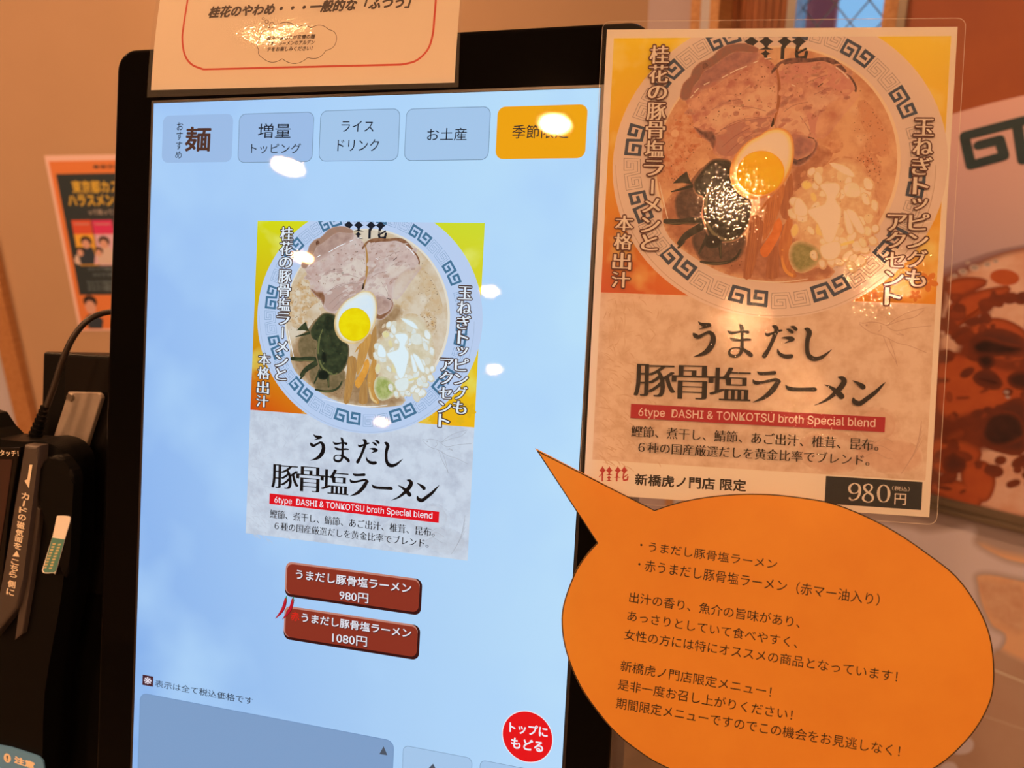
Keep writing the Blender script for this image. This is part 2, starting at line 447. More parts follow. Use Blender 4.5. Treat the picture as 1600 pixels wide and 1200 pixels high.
# glazed doorway in the right wall: frame posts, louvred strip, wired pane
m_al = mat('grey_metal_frame', (.42, .42, .44), .35, .6)
m_post = mat('window_wood', (.62, .36, .18), .45, noise=((.52, .28, .13), 10, .4, .6, (10, 10, .5)))
m_blind = mat('brown_blind', (.42, .15, .06), .5, noise=((.24, .085, .035), 30, .35, .65, (6, .2, 1)))
wn = bpy.data.objects.new('window_1', None); C.objects.link(wn); wn.matrix_world = rw.mat(); structure(wn)
box('window_frame', (rx(1086), rx(1101), 0, CEIL, .0, .02), m_post, wn)
box('window_frame', (rx(1105), rx(1119), 0, CEIL, .0, .03), mat('pale_frame', (.55, .58, .72), .5), wn)
box('window_frame', (rx(1119), rx(1133), 0, CEIL, -.05, .03), m_post, wn)
box('window_frame', (rx(1232), rx(1246), 0, CEIL, -.05, .01), m_al, wn)
box('window_frame', (rx(1382), rx(1412), 0, CEIL, -.06, .012), m_post, wn)
bm = bmesh.new(); n = 9
for i in range(n):
    x0, x1 = rx(1133), rx(1232); wdt = (x1 - x0) / n
    bm_box(bm, x0 + i * wdt, x0 + (i + .86) * wdt, 0, CEIL, -.06, -.035)
bm_obj('louvre', bm, m_blind, wn)
gm, gt, gb = nt('wired_glass'); gb.inputs['Base Color'].default_value = (.9, .95, 1, 1)
tr_ = gt.nodes.new('ShaderNodeBsdfTransparent'); tr_.inputs[0].default_value = (.86, .93, .97, 1); gl_ = gt.nodes.new('ShaderNodeBsdfGlossy'); gl_.inputs['Roughness'].default_value = .05
mi_ = gt.nodes.new('ShaderNodeMixShader'); mi_.inputs[0].default_value = .05
gt.links.new(tr_.outputs[0], mi_.inputs[1]); gt.links.new(gl_.outputs[0], mi_.inputs[2]); gt.links.new(mi_.outputs[0], gt.nodes['Material Output'].inputs[0])
box('pane', (rx(1246), rx(1382), 0, CEIL, -.04, -.034), gm, wn)
bm = bmesh.new(); x0, x1 = rx(1246), rx(1382); st = (x1 - x0) / 2.6
def seg2(bm, p, q, r, z):
    dv = Vector((q[0] - p[0], q[1] - p[1])); nv = Vector((-dv.y, dv.x)).normalized() * r
    vs = []
    for zz in (z - r, z + r):
        vs += [bm.verts.new((p[0] + nv.x, p[1] + nv.y, zz)), bm.verts.new((p[0] - nv.x, p[1] - nv.y, zz)), bm.verts.new((q[0] - nv.x, q[1] - nv.y, zz)), bm.verts.new((q[0] + nv.x, q[1] + nv.y, zz))]
    for f in ((0, 1, 2, 3), (7, 6, 5, 4), (0, 4, 5, 1), (1, 5, 6, 2), (2, 6, 7, 3), (3, 7, 4, 0)): bm.faces.new([vs[i] for i in f])
kx = 1.15
for i in range(-30, 34):
    for sg in (1, -1):
        # diagonal wires clipped to the pane, every st metres
        ya = 1.0 + i * st * kx; pts = []
        yl, yr = ya, ya + sg * (x1 - x0) * kx
        if max(yl, yr) < 1.3 or min(yl, yr) > CEIL: continue
        seg2(bm, (x0, yl), (x1, yr), .0011, -.030)
bm_obj('wire_mesh', bm, mat('wire_grey', (.12, .14, .18), .5), wn)
# outside: a magenta banner and a pale building beyond the glass
ox0, ox1 = rw.at(1225, 15, -.5).x, rw.at(1306, 15, -.5).x
bn = box('street_banner', (ox0, ox1, 0, 2.6, -.52, -.5), mat('magenta_cloth', (.90, .16, .14), .8), None); bn.matrix_world = rw.mat()
bn2 = None
tag(bn, 'dark magenta banner standing outside the wired glass pane', 'banner')

# ceiling downlights: the ring and its bright lens
def lamp_mesh(r):
    bm = bmesh.new(); n = 32; prof = [(r * 1.0, -.004), (r * 1.22, -.006), (r * 1.3, 0), (r * 1.3, .03), (r * 1.0, .03)]
    rings = [[bm.verts.new((a_ * math.cos(2 * math.pi * i / n), a_ * math.sin(2 * math.pi * i / n), z)) for i in range(n)] for a_, z in prof]
    for j in range(len(prof)):
        r0, r1 = rings[j], rings[(j + 1) % len(prof)]
        for i in range(n): bm.faces.new((r0[i], r1[i], r1[(i + 1) % n], r0[(i + 1) % n]))
    bmesh.ops.recalc_face_normals(bm, faces=bm.faces)
    return bm
m_ring = mat('lamp_trim_white', (.8, .8, .78), .4)
m_lens, t_l, b_l = nt('lamp_lens')      # brightest in the middle of the lens, warmer and dimmer at its rim
tc_l = t_l.nodes.new('ShaderNodeTexCoord'); le_l = t_l.nodes.new('ShaderNodeVectorMath'); le_l.operation = 'DISTANCE'; le_l.inputs[1].default_value = (.5, .5, 0)
ra_l = t_l.nodes.new('ShaderNodeMapRange'); ra_l.inputs[1].default_value = .28; ra_l.inputs[2].default_value = .5; ra_l.inputs[3].default_value = LAMP_E * 1.45; ra_l.inputs[4].default_value = LAMP_E * .03; ra_l.interpolation_type = 'SMOOTHSTEP'
em_l = t_l.nodes.new('ShaderNodeEmission'); em_l.inputs[0].default_value = rgba(LAMP_COL)
fl_l = t_l.nodes.new('ShaderNodeVectorMath'); fl_l.operation = 'MULTIPLY'; fl_l.inputs[1].default_value = (1, 1, 0); t_l.links.new(tc_l.outputs['Generated'], fl_l.inputs[0]); t_l.links.new(fl_l.outputs[0], le_l.inputs[0]); t_l.links.new(le_l.outputs['Value'], ra_l.inputs[0]); t_l.links.new(ra_l.outputs[0], em_l.inputs[1]); t_l.links.new(em_l.outputs[0], t_l.nodes['Material Output'].inputs[0])
for i, (lx, ly, lr) in enumerate(LAMPS):
    t = empty('ceiling_downlight', (lx, ly, CEIL - .03), 'round recessed ceiling downlight with glowing warm lens, behind the viewer and seen as a reflection', 'light', 'downlights in the dining room ceiling')
    bm_obj('trim_ring', lamp_mesh(lr), m_ring, t, True)
    bm = bmesh.new(); bmesh.ops.create_circle(bm, cap_ends=True, segments=32, radius=lr)
    for f in bm.faces:
        if f.normal.z > 0: f.normal_flip()
    bm_obj('lens', bm, m_lens, t)

t = empty('ceiling_spotlight', (-.965, .13, CEIL - .03), 'small four lens ceiling spotlight above the kiosk, seen as glints on the notice', 'light')
box('spot_housing', (-.062, .062, -.02, .02, .002, .03), m_ring, t, bev=.003)
for i in range(4):
    bm = bmesh.new(); bmesh.ops.create_circle(bm, cap_ends=True, segments=24, radius=.0095, matrix=Matrix.Translation((-.042 + .028 * i, 0, 0)))
    for f in bm.faces:
        if f.normal.z > 0: f.normal_flip()
    bm_obj('lens', bm, m_lens, t)

# ------------------------------------------------------------------ the kiosk
m_bezel = mat('black_bezel_glass', (.003, .003, .0035), .05, spec=.12)
m_body = mat('black_body_plastic', (.004, .0038, .004), .4, bump=(2500, .05), spec=.15)
m_rear = mat('grey_rear_metal', (.16, .155, .17), .38, .5)
kio = empty('ordering_kiosk', scr, 'tall black touch screen ordering kiosk with a lit pale blue menu screen', 'kiosk')
uL = scr.at(172, 300).x; uR = scr.at(1019, 70).x; vT = scr.at(240, 72).y; vB = -.70
W_, H_ = .336, .5975
bm = bmesh.new(); rings = []
prof = [(0, -.016), (0, -.0062)] + [(.005 * (1 - math.cos(t * math.pi / 12)), -.0062 + .005 * math.sin(t * math.pi / 12)) for t in range(1, 7)]
for ins_, z in prof: rings.append([bm.verts.new((p[0], p[1], z)) for p in rrect(uL + ins_, uR - ins_, vB + ins_, vT - ins_, .016 - ins_, 10)])
for r0, r1 in zip(rings, rings[1:]):
    for i in range(len(r0)): bm.faces.new((r0[i], r0[(i + 1) % len(r0)], r1[(i + 1) % len(r0)], r1[i]))
bm.faces.new(rings[-1]); bm.faces.new(rings[0][::-1]); bm_obj('bezel', bm, m_bezel, kio)
prism('rear_housing', rrect(uL + .008, uR - .004, vB + .01, vT - .008, .016, 8), -.20, -.016, m_rear, kio, bev=0)
# thin groove around the display
g = Art(scr, None); g.lv = 0
for x0, x1, y0, y1 in ((-.0022, -.0004, -H_, .0022), (W_ + .0004, W_ + .0022, -H_, .0022), (-.0022, W_ + .0022, .0004, .0022)):
    g.add('g', [(x0, y0), (x1, y0), (x1, y1), (x0, y1)], [(0, 1, 2, 3)])
g.build('screen_groove', kio, lambda k_: mat('groove_edge', (.03, .025, .022), .3), z=-.0009)
# pedestal down to the floor (below the picture)
inv = scr.mat().inverted()
bm = bmesh.new(); c0 = scr.O + scr.X * (W_ / 2) - scr.Z * .11
yaw = Vector((scr.X.x, scr.X.y, 0)).normalized(); dep = Vector((-yaw.y, yaw.x, 0))
zz = (scr.O + scr.Y * vB).z + .12
vs = [bm.verts.new(inv @ (Vector((c0.x, c0.y, z)) + yaw * sx + dep * sy + dep * -.05)) for z in (0, zz) for sx, sy in ((-.16, -.09), (.16, -.09), (.16, .1), (-.16, .1))]
for f in ((3, 2, 1, 0), (4, 5, 6, 7), (0, 1, 5, 4), (1, 2, 6, 5), (2, 3, 7, 6), (3, 0, 4, 7)): bm.faces.new([vs[i] for i in f])
bm_obj('pedestal', bm, m_body, kio)

# ---- shared picture of the ramen (printed on the sheet and shown on the screen)
# key: printed look, displayed look; each (colour, second colour or None)
PAL = {
 'washi': ((236, 168, 122), (212, 143, 98), (204, 216, 232), (182, 192, 210), 90, .42, .72, (1, 1, 1), 0),
 'brush': ((196, 126, 82), (226, 155, 108), (172, 182, 200), (205, 214, 228), 260, .35, .65, (.5, 2, 1), .5),
 'rim': ((236, 170, 128), None, (186, 207, 240), None),
 'rimlow': ((240, 178, 132), None, (194, 217, 245), None),
 'rimline': ((200, 138, 100), None, (165, 185, 215), None),
 'ground_shade': ((225, 150, 105), None, (190, 205, 225), None),
 'soup': ((232, 150, 94), (202, 108, 64), (214, 202, 182), (196, 168, 128), 70, .40, .72),
 'soupedge': ((246, 176, 122), None, (226, 220, 205), None),
 'soupdark': ((196, 108, 66), (176, 92, 56), (170, 140, 105), (150, 120, 85), 160, .4, .6),
 'soupspice': ((208, 108, 62), (226, 142, 90), (196, 160, 112), (214, 200, 176), 240, .4, .6),
 'spice': ((120, 52, 28), None, (120, 84, 50), None),
 'spicedark': ((52, 26, 20), None, (50, 40, 34), None),
 'key': ((58, 60, 64), None, (72, 116, 150), None),
 'keyline': ((158, 116, 94), None, (128, 160, 198), None),
 'pork': ((230, 144, 98), (194, 100, 70), (206, 190, 184), (190, 160, 152), 110, .38, .66),
 'porkpink': ((210, 114, 84), (222, 130, 92), (196, 172, 166), (208, 188, 180), 160, .38, .66),
 'porkbrown': ((160, 88, 70), (192, 108, 80), (164, 134, 124), (186, 158, 146), 200, .36, .64),
 'porkfat': ((234, 156, 106), (226, 140, 96), (216, 204, 194), (206, 190, 180), 130, .4, .7),
 'crust': ((92, 50, 42), (142, 78, 56), (126, 84, 58), (150, 108, 80), 320, .38, .62),
 'crustdark': ((88, 50, 42), (136, 72, 52), (88, 58, 44), (120, 80, 60), 380, .38, .62),
 'crease': ((150, 76, 62), None, (150, 120, 112), None),
 'glint': ((255, 222, 180), None, (240, 245, 250), None),
 'eggrim': ((240, 142, 58), (228, 124, 58), (224, 196, 140), (204, 172, 116), 60, .4, .6),
 'eggedge': ((250, 178, 92), None, (228, 226, 206), None),
 'eggwhite': ((246, 198, 146), (252, 206, 142), (214, 232, 244), (224, 236, 240), 50, .4, .6),
 'yolk': ((252, 166, 14), (250, 158, 10), (238, 222, 16), (232, 210, 10), 160, .4, .6),
 'yolkrim': ((246, 144, 20), None, (226, 196, 20), None),
 'weed': ((42, 36, 28), (66, 54, 38), (44, 52, 36), (66, 74, 48), 220, .40, .66),
 'weeddark': ((26, 24, 22), None, (28, 34, 26), None),
 'weedlight': ((104, 78, 46), None, (104, 108, 66), None),
 'weedfade': ((112, 66, 46), (84, 52, 38), (130, 112, 80), (110, 96, 66), 240, .4, .6),
 'menma': ((216, 116, 56), (196, 96, 46), (204, 156, 84), (188, 136, 68), 200, .35, .65, (3, .35, 1), -.25),
 'menmadark': ((168, 82, 46), (190, 98, 52), (168, 124, 70), (184, 142, 84), 200, .35, .65, (3, .35, 1), -.2),
 'menmalit': ((238, 116, 48), (226, 104, 40), (226, 164, 72), (214, 148, 60), 160, .4, .6),
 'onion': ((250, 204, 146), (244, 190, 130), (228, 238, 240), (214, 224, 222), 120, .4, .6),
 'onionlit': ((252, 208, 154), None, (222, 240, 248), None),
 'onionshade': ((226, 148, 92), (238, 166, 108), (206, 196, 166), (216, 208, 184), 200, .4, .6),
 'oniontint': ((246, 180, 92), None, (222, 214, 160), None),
 'scallion': ((140, 112, 56), (170, 130, 70), (150, 164, 88), (178, 186, 120), 240, .4, .6),
 'edge': ((92, 34, 26), None, (74, 52, 44), None),
 'word': ((250, 198, 152), None, (226, 238, 250), None),
 'ink': ((20, 16, 16), None, (24, 20, 20), None),
 'logo': ((24, 26, 28), None, (30, 34, 44), None),
 'redlogo': ((186, 42, 34), None, (200, 40, 40), None),
 'banner': ((180, 22, 32), None, (222, 22, 34), None),
 'bannerword': ((250, 178, 140), None, (238, 240, 250), None),
 'price': ((20, 24, 24), None, (20, 24, 24), None),
 'sketch': ((196, 128, 92), None, (168, 174, 186), None),
 'sketchsoft': ((222, 148, 104), (214, 138, 96), (196, 206, 220), (186, 194, 208), 130, .4, .65),
 'petal': ((228, 108, 30), None, (226, 180, 30), None),
 'paper': ((246, 186, 142), None, (200, 225, 250), None),
}
def blend(k_):
    """colours of an ink graded into the one below it: 'ink~under~percent'"""
    a, u, p = k_.split('~'); p = int(p) / 100; A_, U_ = PAL[a], PAL[u]
    mixc = lambda x, y: tuple(y[i] + (x[i] - y[i]) * p for i in range(3))
    o = []
    for q in (0, 2): o += [mixc(A_[q], U_[q]), mixc(A_[q + 1] or A_[q], U_[q + 1] or U_[q])]
    return tuple(o) + tuple((A_[4:] or U_[4:]) or (100, .4, .6))
def pmat(k_):
    if k_ in ('sunp', 'suns'): return _mats[k_]
    c = blend(k_) if '~' in k_ else PAL[k_]; nm = 'print_' + k_
    if nm in _mats: return _mats[nm]
    return mat(nm, alb(c[0]), .55, noise=(alb(c[1]), *c[4:]) if c[1] else None)
def smat(k_):
    if k_ in ('sunp', 'suns'): return _mats['suns']
    c = blend(k_) if '~' in k_ else PAL[k_]; nm = 'lit_' + k_
    if nm in _mats: return _mats[nm]
    return emat(nm, lin(c[2]), noise=(lin(c[3]), *c[4:]) if c[3] else None)

def meander(A, key, a0, a1, r0, r1, cen, squash, bold):
    """one unit of the key-fret border between angles a0..a1 and radii r0..r1 (px)"""
    def P(u, v):
        t = math.radians(a0 + (a1 - a0) * u); r = r0 + (r1 - r0) * v
        return (cen[0] + r * math.cos(t), cen[1] - r * squash * math.sin(t))
    path = [(.19, .5), (.34, .5), (.34, .11), (.05, .11), (.05, .89), (.46, .89), (.54, .11), (.95, .11), (.95, .89), (.66, .89), (.66, .5), (.81, .5)]
    def quad(p, q, wu, wv_):
        du, dv = q[0] - p[0], q[1] - p[1]
        if abs(du) >= abs(dv): off = (0, wv_); ext = (wu if du > 0 else -wu, 0)
        else: off = (wu, 0); ext = (0, wv_ if dv > 0 else -wv_)
        p2 = (p[0] - ext[0], p[1] - ext[1]); q2 = (q[0] + ext[0], q[1] + ext[1])
        return [(p2[0] + off[0], p2[1] + off[1]), (p2[0] - off[0], p2[1] - off[1]), (q2[0] - off[0], q2[1] - off[1]), (q2[0] + off[0], q2[1] + off[1])]
    lv = A.lv
    for p, q in zip(path, path[1:]): A.poly(key, A.L([P(*v) for v in quad(p, q, .045, .095)]))
    if not bold:      # the pale units are drawn as an outline only
        A.lv = lv + 1
        for p, q in zip(path, path[1:]): A.poly('rim', A.L([P(*v) for v in quad(p, q, .030, .062)]))
    A.lv = lv

def star_logo(A, key, x, y, w, h):
    """two-character house emblem made of concave four-point stars"""
    def star(cx, cy, rx_, ry_, low=1.0):
        pts = []
        for i in range(4):
            t = i * math.pi / 2; a_ = (math.cos(t), math.sin(t)); b_ = (math.cos(t + math.pi / 2), math.sin(t + math.pi / 2))
            for k_ in range(5):
                s_ = k_ / 5; q = (1 - s_) ** 2, .5 * s_ * (1 - s_), s_ ** 2
                px_ = a_[0] * q[0] + (a_[0] + b_[0]) * 1.3 * q[1] + b_[0] * q[2]; py_ = a_[1] * q[0] + (a_[1] + b_[1]) * 1.3 * q[1] + b_[1] * q[2]
                pts.append((cx + px_ * rx_, cy - py_ * ry_ * (low if py_ < 0 else 1)))
        A.ppx(key, pts)
    def foot(cx, cy, hw, hh, sx=1):
        A.ppx(key, [(cx - hw * .12, cy - hh), (cx + hw * .12, cy - hh), (cx + hw * .25, cy - hh * .35), (cx + hw, cy), (cx - hw, cy), (cx - hw * .25, cy - hh * .35)])
    u, v = w / 100, h / 60
    for cx in (14, 37, 66, 88): star(x + cx * u, y + 17 * v, 11.5 * u, 17 * v)
    A.line(key, [(x + 14 * u, y + 20 * v), (x + 13 * u, y + 58 * v)], 5 * u)
    A.line(key, [(x + 12 * u, y + 30 * v), (x + 3 * u, y + 42 * v)], 3 * u)
    foot(x + 37 * u, y + 36 * v, 12 * u, 14 * v); star(x + 36 * u, y + 45 * v, 8 * u, 9 * v); foot(x + 36 * u, y + 59 * v, 13 * u, 12 * v)
    A.line(key, [(x + 63 * u, y + 30 * v), (x + 62 * u, y + 58 * v)], 5.5 * u); foot(x + 64 * u, y + 46 * v, 12 * u, 14 * v)
    A.line(key, [(x + 86 * u, y + 28 * v), (x + 84 * u, y + 46 * v), (x + 86 * u, y + 56 * v), (x + 98 * u, y + 54 * v), (x + 100 * u, y + 42 * v)], 5 * u)
    A.line(key, [(x + 99 * u, y + 34 * v), (x + 84 * u, y + 46 * v)], 3.5 * u)

def picture_parts():
    """the menu picture as named layers, traced on the sheet's own plane"""
    P = {}
    def new(name, lv):
        A = Art(pos, PAL); A.lv = lv; P[name] = A; return A
    tl, tr, bl, br = pos.at(960, 60), pos.at(1486, 56), pos.at(938, 458), pos.at(1462, 474)
    x0, x1, y1, y0 = (tl.x + bl.x) / 2, (tr.x + br.x) / 2, (tl.y + tr.y) / 2, (bl.y + br.y) / 2
    yb = pos.at(1446, 751).y
    G = new('colour_ground', 1)
    G.poly('sunp', [(x0, y0), (x1, y0), (x1, y1), (x0, y1)])
    P['rect'] = (x0, x1, y0, y1, yb)
    Wd = new('washi_ground', 1)
    Wd.poly('washi', [(x0, yb), (x1, yb), (x1, y0), (x0, y0)])
    Wd.lv = 2; Wd.under = 'washi'
    rnd = random.Random(3)
    for i in range(150):      # brush marks of the paper texture, densest on the left
        px_ = 940 + abs(rnd.gauss(0, 1)) * 46; py_ = rnd.uniform(466, 735)
        if px_ > 1090: continue
        px_ -= .045 * (py_ - 470); a_ = rnd.uniform(-.9, .2) if py_ > 560 else rnd.uniform(-2, 2); l_ = rnd.uniform(5, 22)
        if px_ < 928: continue
        Wd.stroke('brush~washi~50', [(px_, py_, .4), (px_ + l_ * .5 * math.cos(a_) + 1, py_ - l_ * .5 * math.sin(a_), rnd.uniform(.9, 2.0)), (px_ + l_ * math.cos(a_), py_ - l_ * math.sin(a_) + 2, .3)], sub=3)
    for cx, cy, rx_, ry_ in ((1300, 705, 52, 32), (1368, 668, 36, 30), (1392, 712, 48, 26)):   # pale shellfish and mushrooms
        Wd.blot('sketchsoft', (cx, cy), rx_, ry_, .1, 3, .8, n=40)
    Wd.lv = 3
    for cx, cy, rx_, ry_ in ((1298, 702, 40, 22), (1370, 664, 25, 19)): Wd.under = 'sketchsoft'; Wd.blot('washi', (cx, cy), rx_, ry_, .1, 4, .8, n=40)
    Wd.under = 'washi'
    for pts in ([(1343, 504), (1350, 505), (1362, 503), (1375, 505), (1386, 509)], [(1343, 506), (1350, 513), (1362, 520), (1380, 525), (1402, 536), (1420, 540), (1447, 551)],
                [(1386, 509), (1400, 498), (1420, 488), (1446, 481)], [(1386, 509), (1410, 500), (1430, 495), (1444, 484)], [(1386, 511), (1400, 517), (1425, 512), (1455, 509)],
                [(1380, 525), (1388, 545), (1398, 562), (1402, 572)], [(1388, 528), (1396, 548), (1402, 572)], [(1376, 508), (1377, 514), (1372, 518)], [(1400, 522), (1412, 524), (1404, 520)]):
        Wd.line('sketch', spline(pts, 4, False), .8)
    Wd.ell('sketch', (1354, 508), 1.6, 1.6)
    for i in range(5):
        Wd.line('sketch', spline([(1408 + i * 4, 740 - i * 6), (1425 + i * 2, 715 - i * 5), (1440, 690 - i * 8)], 3, False), .7)
    for i in range(3):
        Wd.line('sketch', [(1345 + t * 7.0, 690 + i * 11 + 5 * math.sin(t * .9 + i)) for t in range(8)], .7)
    # flowers printed in the lower right of the orange ground
    for cx, cy, r in ((1450, 440, 15), (1365, 462, 8), (1430, 462, 9)):
        for i in range(5):
            t = i * 2 * math.pi / 5 + .3; G.lv = 2
            G.ell('petal', (cx + r * .6 * math.cos(t), cy + r * .6 * math.sin(t)), r * .48, r * .3, -t, n=14)
    # bowl
    B = new('bowl', 4); B.top = y1
    cen = (1212, 258)
    B.ell('rim', cen, 252, 238, n=96)
    B.lv = 5
    for k_ in range(60):
        t0, t1 = math.pi * (1 + k_ / 60), math.pi * (1 + (k_ + 1) / 60)
        B.line('rimline', [(cen[0] + 250 * math.cos(t0), cen[1] - 236 * math.sin(t0)), (cen[0] + 250 * math.cos(t1), cen[1] - 236 * math.sin(t1))], .9)
    B.lv = 6
    bold = [27.5, 55.5, 83, 111, 138.5, 169.5, 198, 226.5, 259, 292.5, 324, 352.5]
    for i, a_ in enumerate(bold):
        nx = bold[(i + 1) % 12] + (360 if i == 11 else 0); hw = 6.6 if 200 > a_ or a_ > 330 else 7.9
        meander(B, 'key', a_ + hw, a_ - hw, 211 if a_ < 180 else 208, 238 if a_ < 180 else 236, cen, .945, True)
        mid = (a_ + nx) / 2; hw = min(6.6 if 200 > mid or mid > 330 else 7.6, (nx - a_) / 2 - hw - .4)
        meander(B, 'keyline', mid + hw, mid - hw, 211, 238, cen, .945, False)
    E = new('emblem', 8); E.top = y1
    star_logo(E, 'logo', 1160, 54, 100, 40)
    # broth
    Sp = new('broth', 7)
    Sp.ell('soupedge', (1211, 257), 185, 184, n=72)
    Sp.lv = 8; Sp.ell('soup', (1210, 256), 181, 180, n=72)
    Sp.lv = 9; Sp.under = 'soup'
    Sp.ppx('soupdark', [(1040, 330), (1060, 300), (1095, 290), (1110, 330), (1120, 370), (1160, 380), (1190, 380), (1240, 350), (1250, 390), (1300, 425), (1250, 436), (1200, 436), (1140, 425), (1090, 400), (1050, 368)], 4, 5)
    Sp.ppx('soupdark', [(1240, 262), (1262, 250), (1280, 232), (1296, 240), (1280, 262), (1262, 282), (1244, 300)], 4, 5)
    Sp.ppx('soupspice', [(1345, 160), (1362, 176), (1378, 205), (1386, 235), (1376, 240), (1362, 215), (1350, 190)], 4, 5)
    Sp.ppx('soupspice', [(1344, 246), (1360, 242), (1372, 262), (1366, 276), (1348, 270)], 4, 5)
    Sp.ppx('soupspice', [(1036, 210), (1060, 180), (1082, 170), (1100, 210), (1108, 240), (1090, 262), (1062, 280), (1040, 270), (1032, 240)], 4, 5)
    Sp.ppx('soup', [(1066, 262), (1080, 240), (1102, 226), (1112, 240), (1104, 252), (1088, 270)], 4, 5)
    Sp.lv = 10
    rnd = random.Random(11)
    zones = [((1033, 180), (1112, 290), 110), ((1330, 130), (1388, 240), 60), ((1336, 240), (1376, 290), 50), ((1070, 110), (1200, 190), 0), ((1060, 395), (1330, 436), 70)]
    for (xa, ya), (xb, yb_), n in zones:
        for _ in range(n):
            x, y = rnd.uniform(xa, xb), rnd.uniform(ya, yb_)
            if ((x - 1211) / 180) ** 2 + ((y - 257) / 178) ** 2 > .97: continue
            Sp.ell('spice' if rnd.random() < .75 else 'spicedark', (x, y), rnd.uniform(.4, 1.2), rnd.uniform(.4, 1.0), n=7)
    for pts in ([(1030, 285, .6), (1036, 312, 1.6), (1044, 345, 1.2)], [(1110, 428, .6), (1160, 436, 1.6), (1215, 441, 1.8), (1262, 436, .8)]): Sp.stroke('glint', pts)
    # marbling of the broth
    for _ in range(70):
        x, y = rnd.uniform(1040, 1385), rnd.uniform(120, 430)
        if ((x - 1211) / 168) ** 2 + ((y - 257) / 166) ** 2 > 1: continue
        Sp.lv = 9.2; Sp.blot(rnd.choice(('soupedge', 'soupspice', 'soup', 'soupdark')), (x, y), rnd.uniform(4, 13), rnd.uniform(3, 8), rnd.uniform(0, 3), 4, .4)
    # pork slices
    K1 = new('pork_slice', 11)
    K1.ppx('pork', [(1065, 148), (1070, 133), (1081, 122), (1084, 112), (1096, 100), (1108, 95), (1120, 86), (1130, 77), (1144, 72), (1162, 71), (1177, 74), (1185, 82), (1195, 91), (1208, 100), (1213, 115), (1216, 130), (1216, 152), (1213, 172), (1209, 184), (1207, 196), (1190, 215), (1160, 240), (1145, 249), (1130, 248), (1116, 241), (1113, 228), (1112, 215), (1098, 206), (1085, 195), (1080, 180), (1072, 160)], 3)
    K1.lv = 12; K1.under = 'pork'
    K1.ppx('porkbrown', [(1068, 148), (1080, 126), (1096, 106), (1116, 94), (1134, 80), (1160, 75), (1182, 82), (1178, 96), (1150, 110), (1120, 128), (1092, 142), (1084, 150)], 3, 4)
    K1.ppx('porkfat', [(1100, 178), (1130, 162), (1165, 150), (1200, 128), (1212, 140), (1210, 168), (1196, 180), (1150, 188), (1120, 200)], 3, 4)
    K1.ppx('porkbrown~pork~55', [(1120, 206), (1146, 196), (1180, 186), (1204, 186), (1200, 202), (1170, 226), (1142, 244), (1122, 240), (1116, 222)], 3, 4)
    K1.lv = 13
    K1.ppx('crust', [(1064, 152), (1069, 132), (1080, 121), (1083, 111), (1095, 99), (1108, 94), (1119, 85), (1129, 76), (1144, 71), (1164, 70), (1184, 78), (1176, 82), (1150, 80), (1132, 89), (1120, 98), (1108, 106), (1098, 112), (1092, 124), (1082, 136), (1078, 150), (1072, 156)], 2, 2)
    K1.ppx('crustdark', [(1065, 148), (1070, 134), (1080, 124), (1088, 110), (1084, 128), (1077, 142), (1072, 153)], 2, 2)
    K1.ppx('crustdark', [(1096, 101), (1103, 97), (1108, 104), (1098, 110)], 2, 2)
    K1.stroke('menmadark', [(1212, 104, 2), (1216, 122, 4), (1217, 142, 5), (1216, 162, 5), (1212, 180, 4), (1208, 195, 3)])
    K1.ppx('crust', [(1084, 198), (1098, 206), (1112, 206), (1118, 218), (1114, 232), (1110, 222), (1096, 212)], 2, 2)
    K1.lv = 14
    for q in ([(1208, 186, 2), (1207, 194, 4), (1205, 198, 2)],): K1.stroke('spicedark', q)
    for q in ([(1128, 122), (1137, 117)], [(1141, 115), (1147, 112)], [(1148, 111), (1166, 104)], [(1177, 99), (1184, 96)], [(1195, 92), (1204, 91)], [(1085, 145), (1091, 139)], [(1079, 153), (1083, 149)], [(1100, 133), (1108, 129)]):
        K1.line('glint', q, 1.5)
    for q in ([(1112, 172), (1135, 160), (1160, 155)], [(1140, 166), (1172, 168), (1196, 174)], [(1120, 208), (1150, 190), (1190, 183)], [(1125, 204), (1160, 190), (1204, 184)], [(1128, 230), (1150, 212), (1172, 200)], [(1136, 240), (1156, 222), (1180, 206)]):
        K1.line('crease', spline(q, 4, False), .7)
    rnd = random.Random(5)
    for _ in range(90):
        x, y = rnd.uniform(1075, 1212), rnd.uniform(92, 190)
        if y < 152 - (x - 1075) * .45 or y > 205 - (1212 - x) * .15: continue
        K1.ell('spice' if rnd.random() < .7 else 'spicedark', (x, y), rnd.uniform(.5, 1.3), rnd.uniform(.5, 1.1), n=7)
    K1.ell('spicedark', (1140, 158), 2.2, 1.3, n=8)
    K2 = new('pork_slice.001', 11)
    K2.ppx('pork', [(1209, 112), (1215, 103), (1228, 97), (1243, 92), (1264, 93), (1276, 95), (1285, 92), (1298, 91), (1309, 100), (1320, 107), (1330, 121), (1336, 130), (1338, 140), (1330, 151), (1318, 158), (1308, 172), (1295, 190), (1277, 212), (1276, 228), (1270, 240), (1262, 250), (1250, 257), (1240, 256), (1230, 240), (1215, 210), (1210, 196), (1214, 175), (1218, 150), (1216, 125)], 3)
    K2.lv = 12; K2.under = 'pork'
    K2.ppx('porkpink', [(1220, 108), (1245, 99), (1290, 102), (1318, 116), (1332, 136), (1328, 148), (1305, 140), (1280, 130), (1250, 126), (1222, 128)], 3, 4)
    K2.ppx('porkfat', [(1216, 190), (1236, 170), (1262, 180), (1268, 206), (1258, 214), (1238, 206), (1220, 200)], 3, 4)
    K2.ppx('porkpink', [(1260, 180), (1282, 176), (1290, 192), (1276, 212), (1266, 205)], 3, 4)
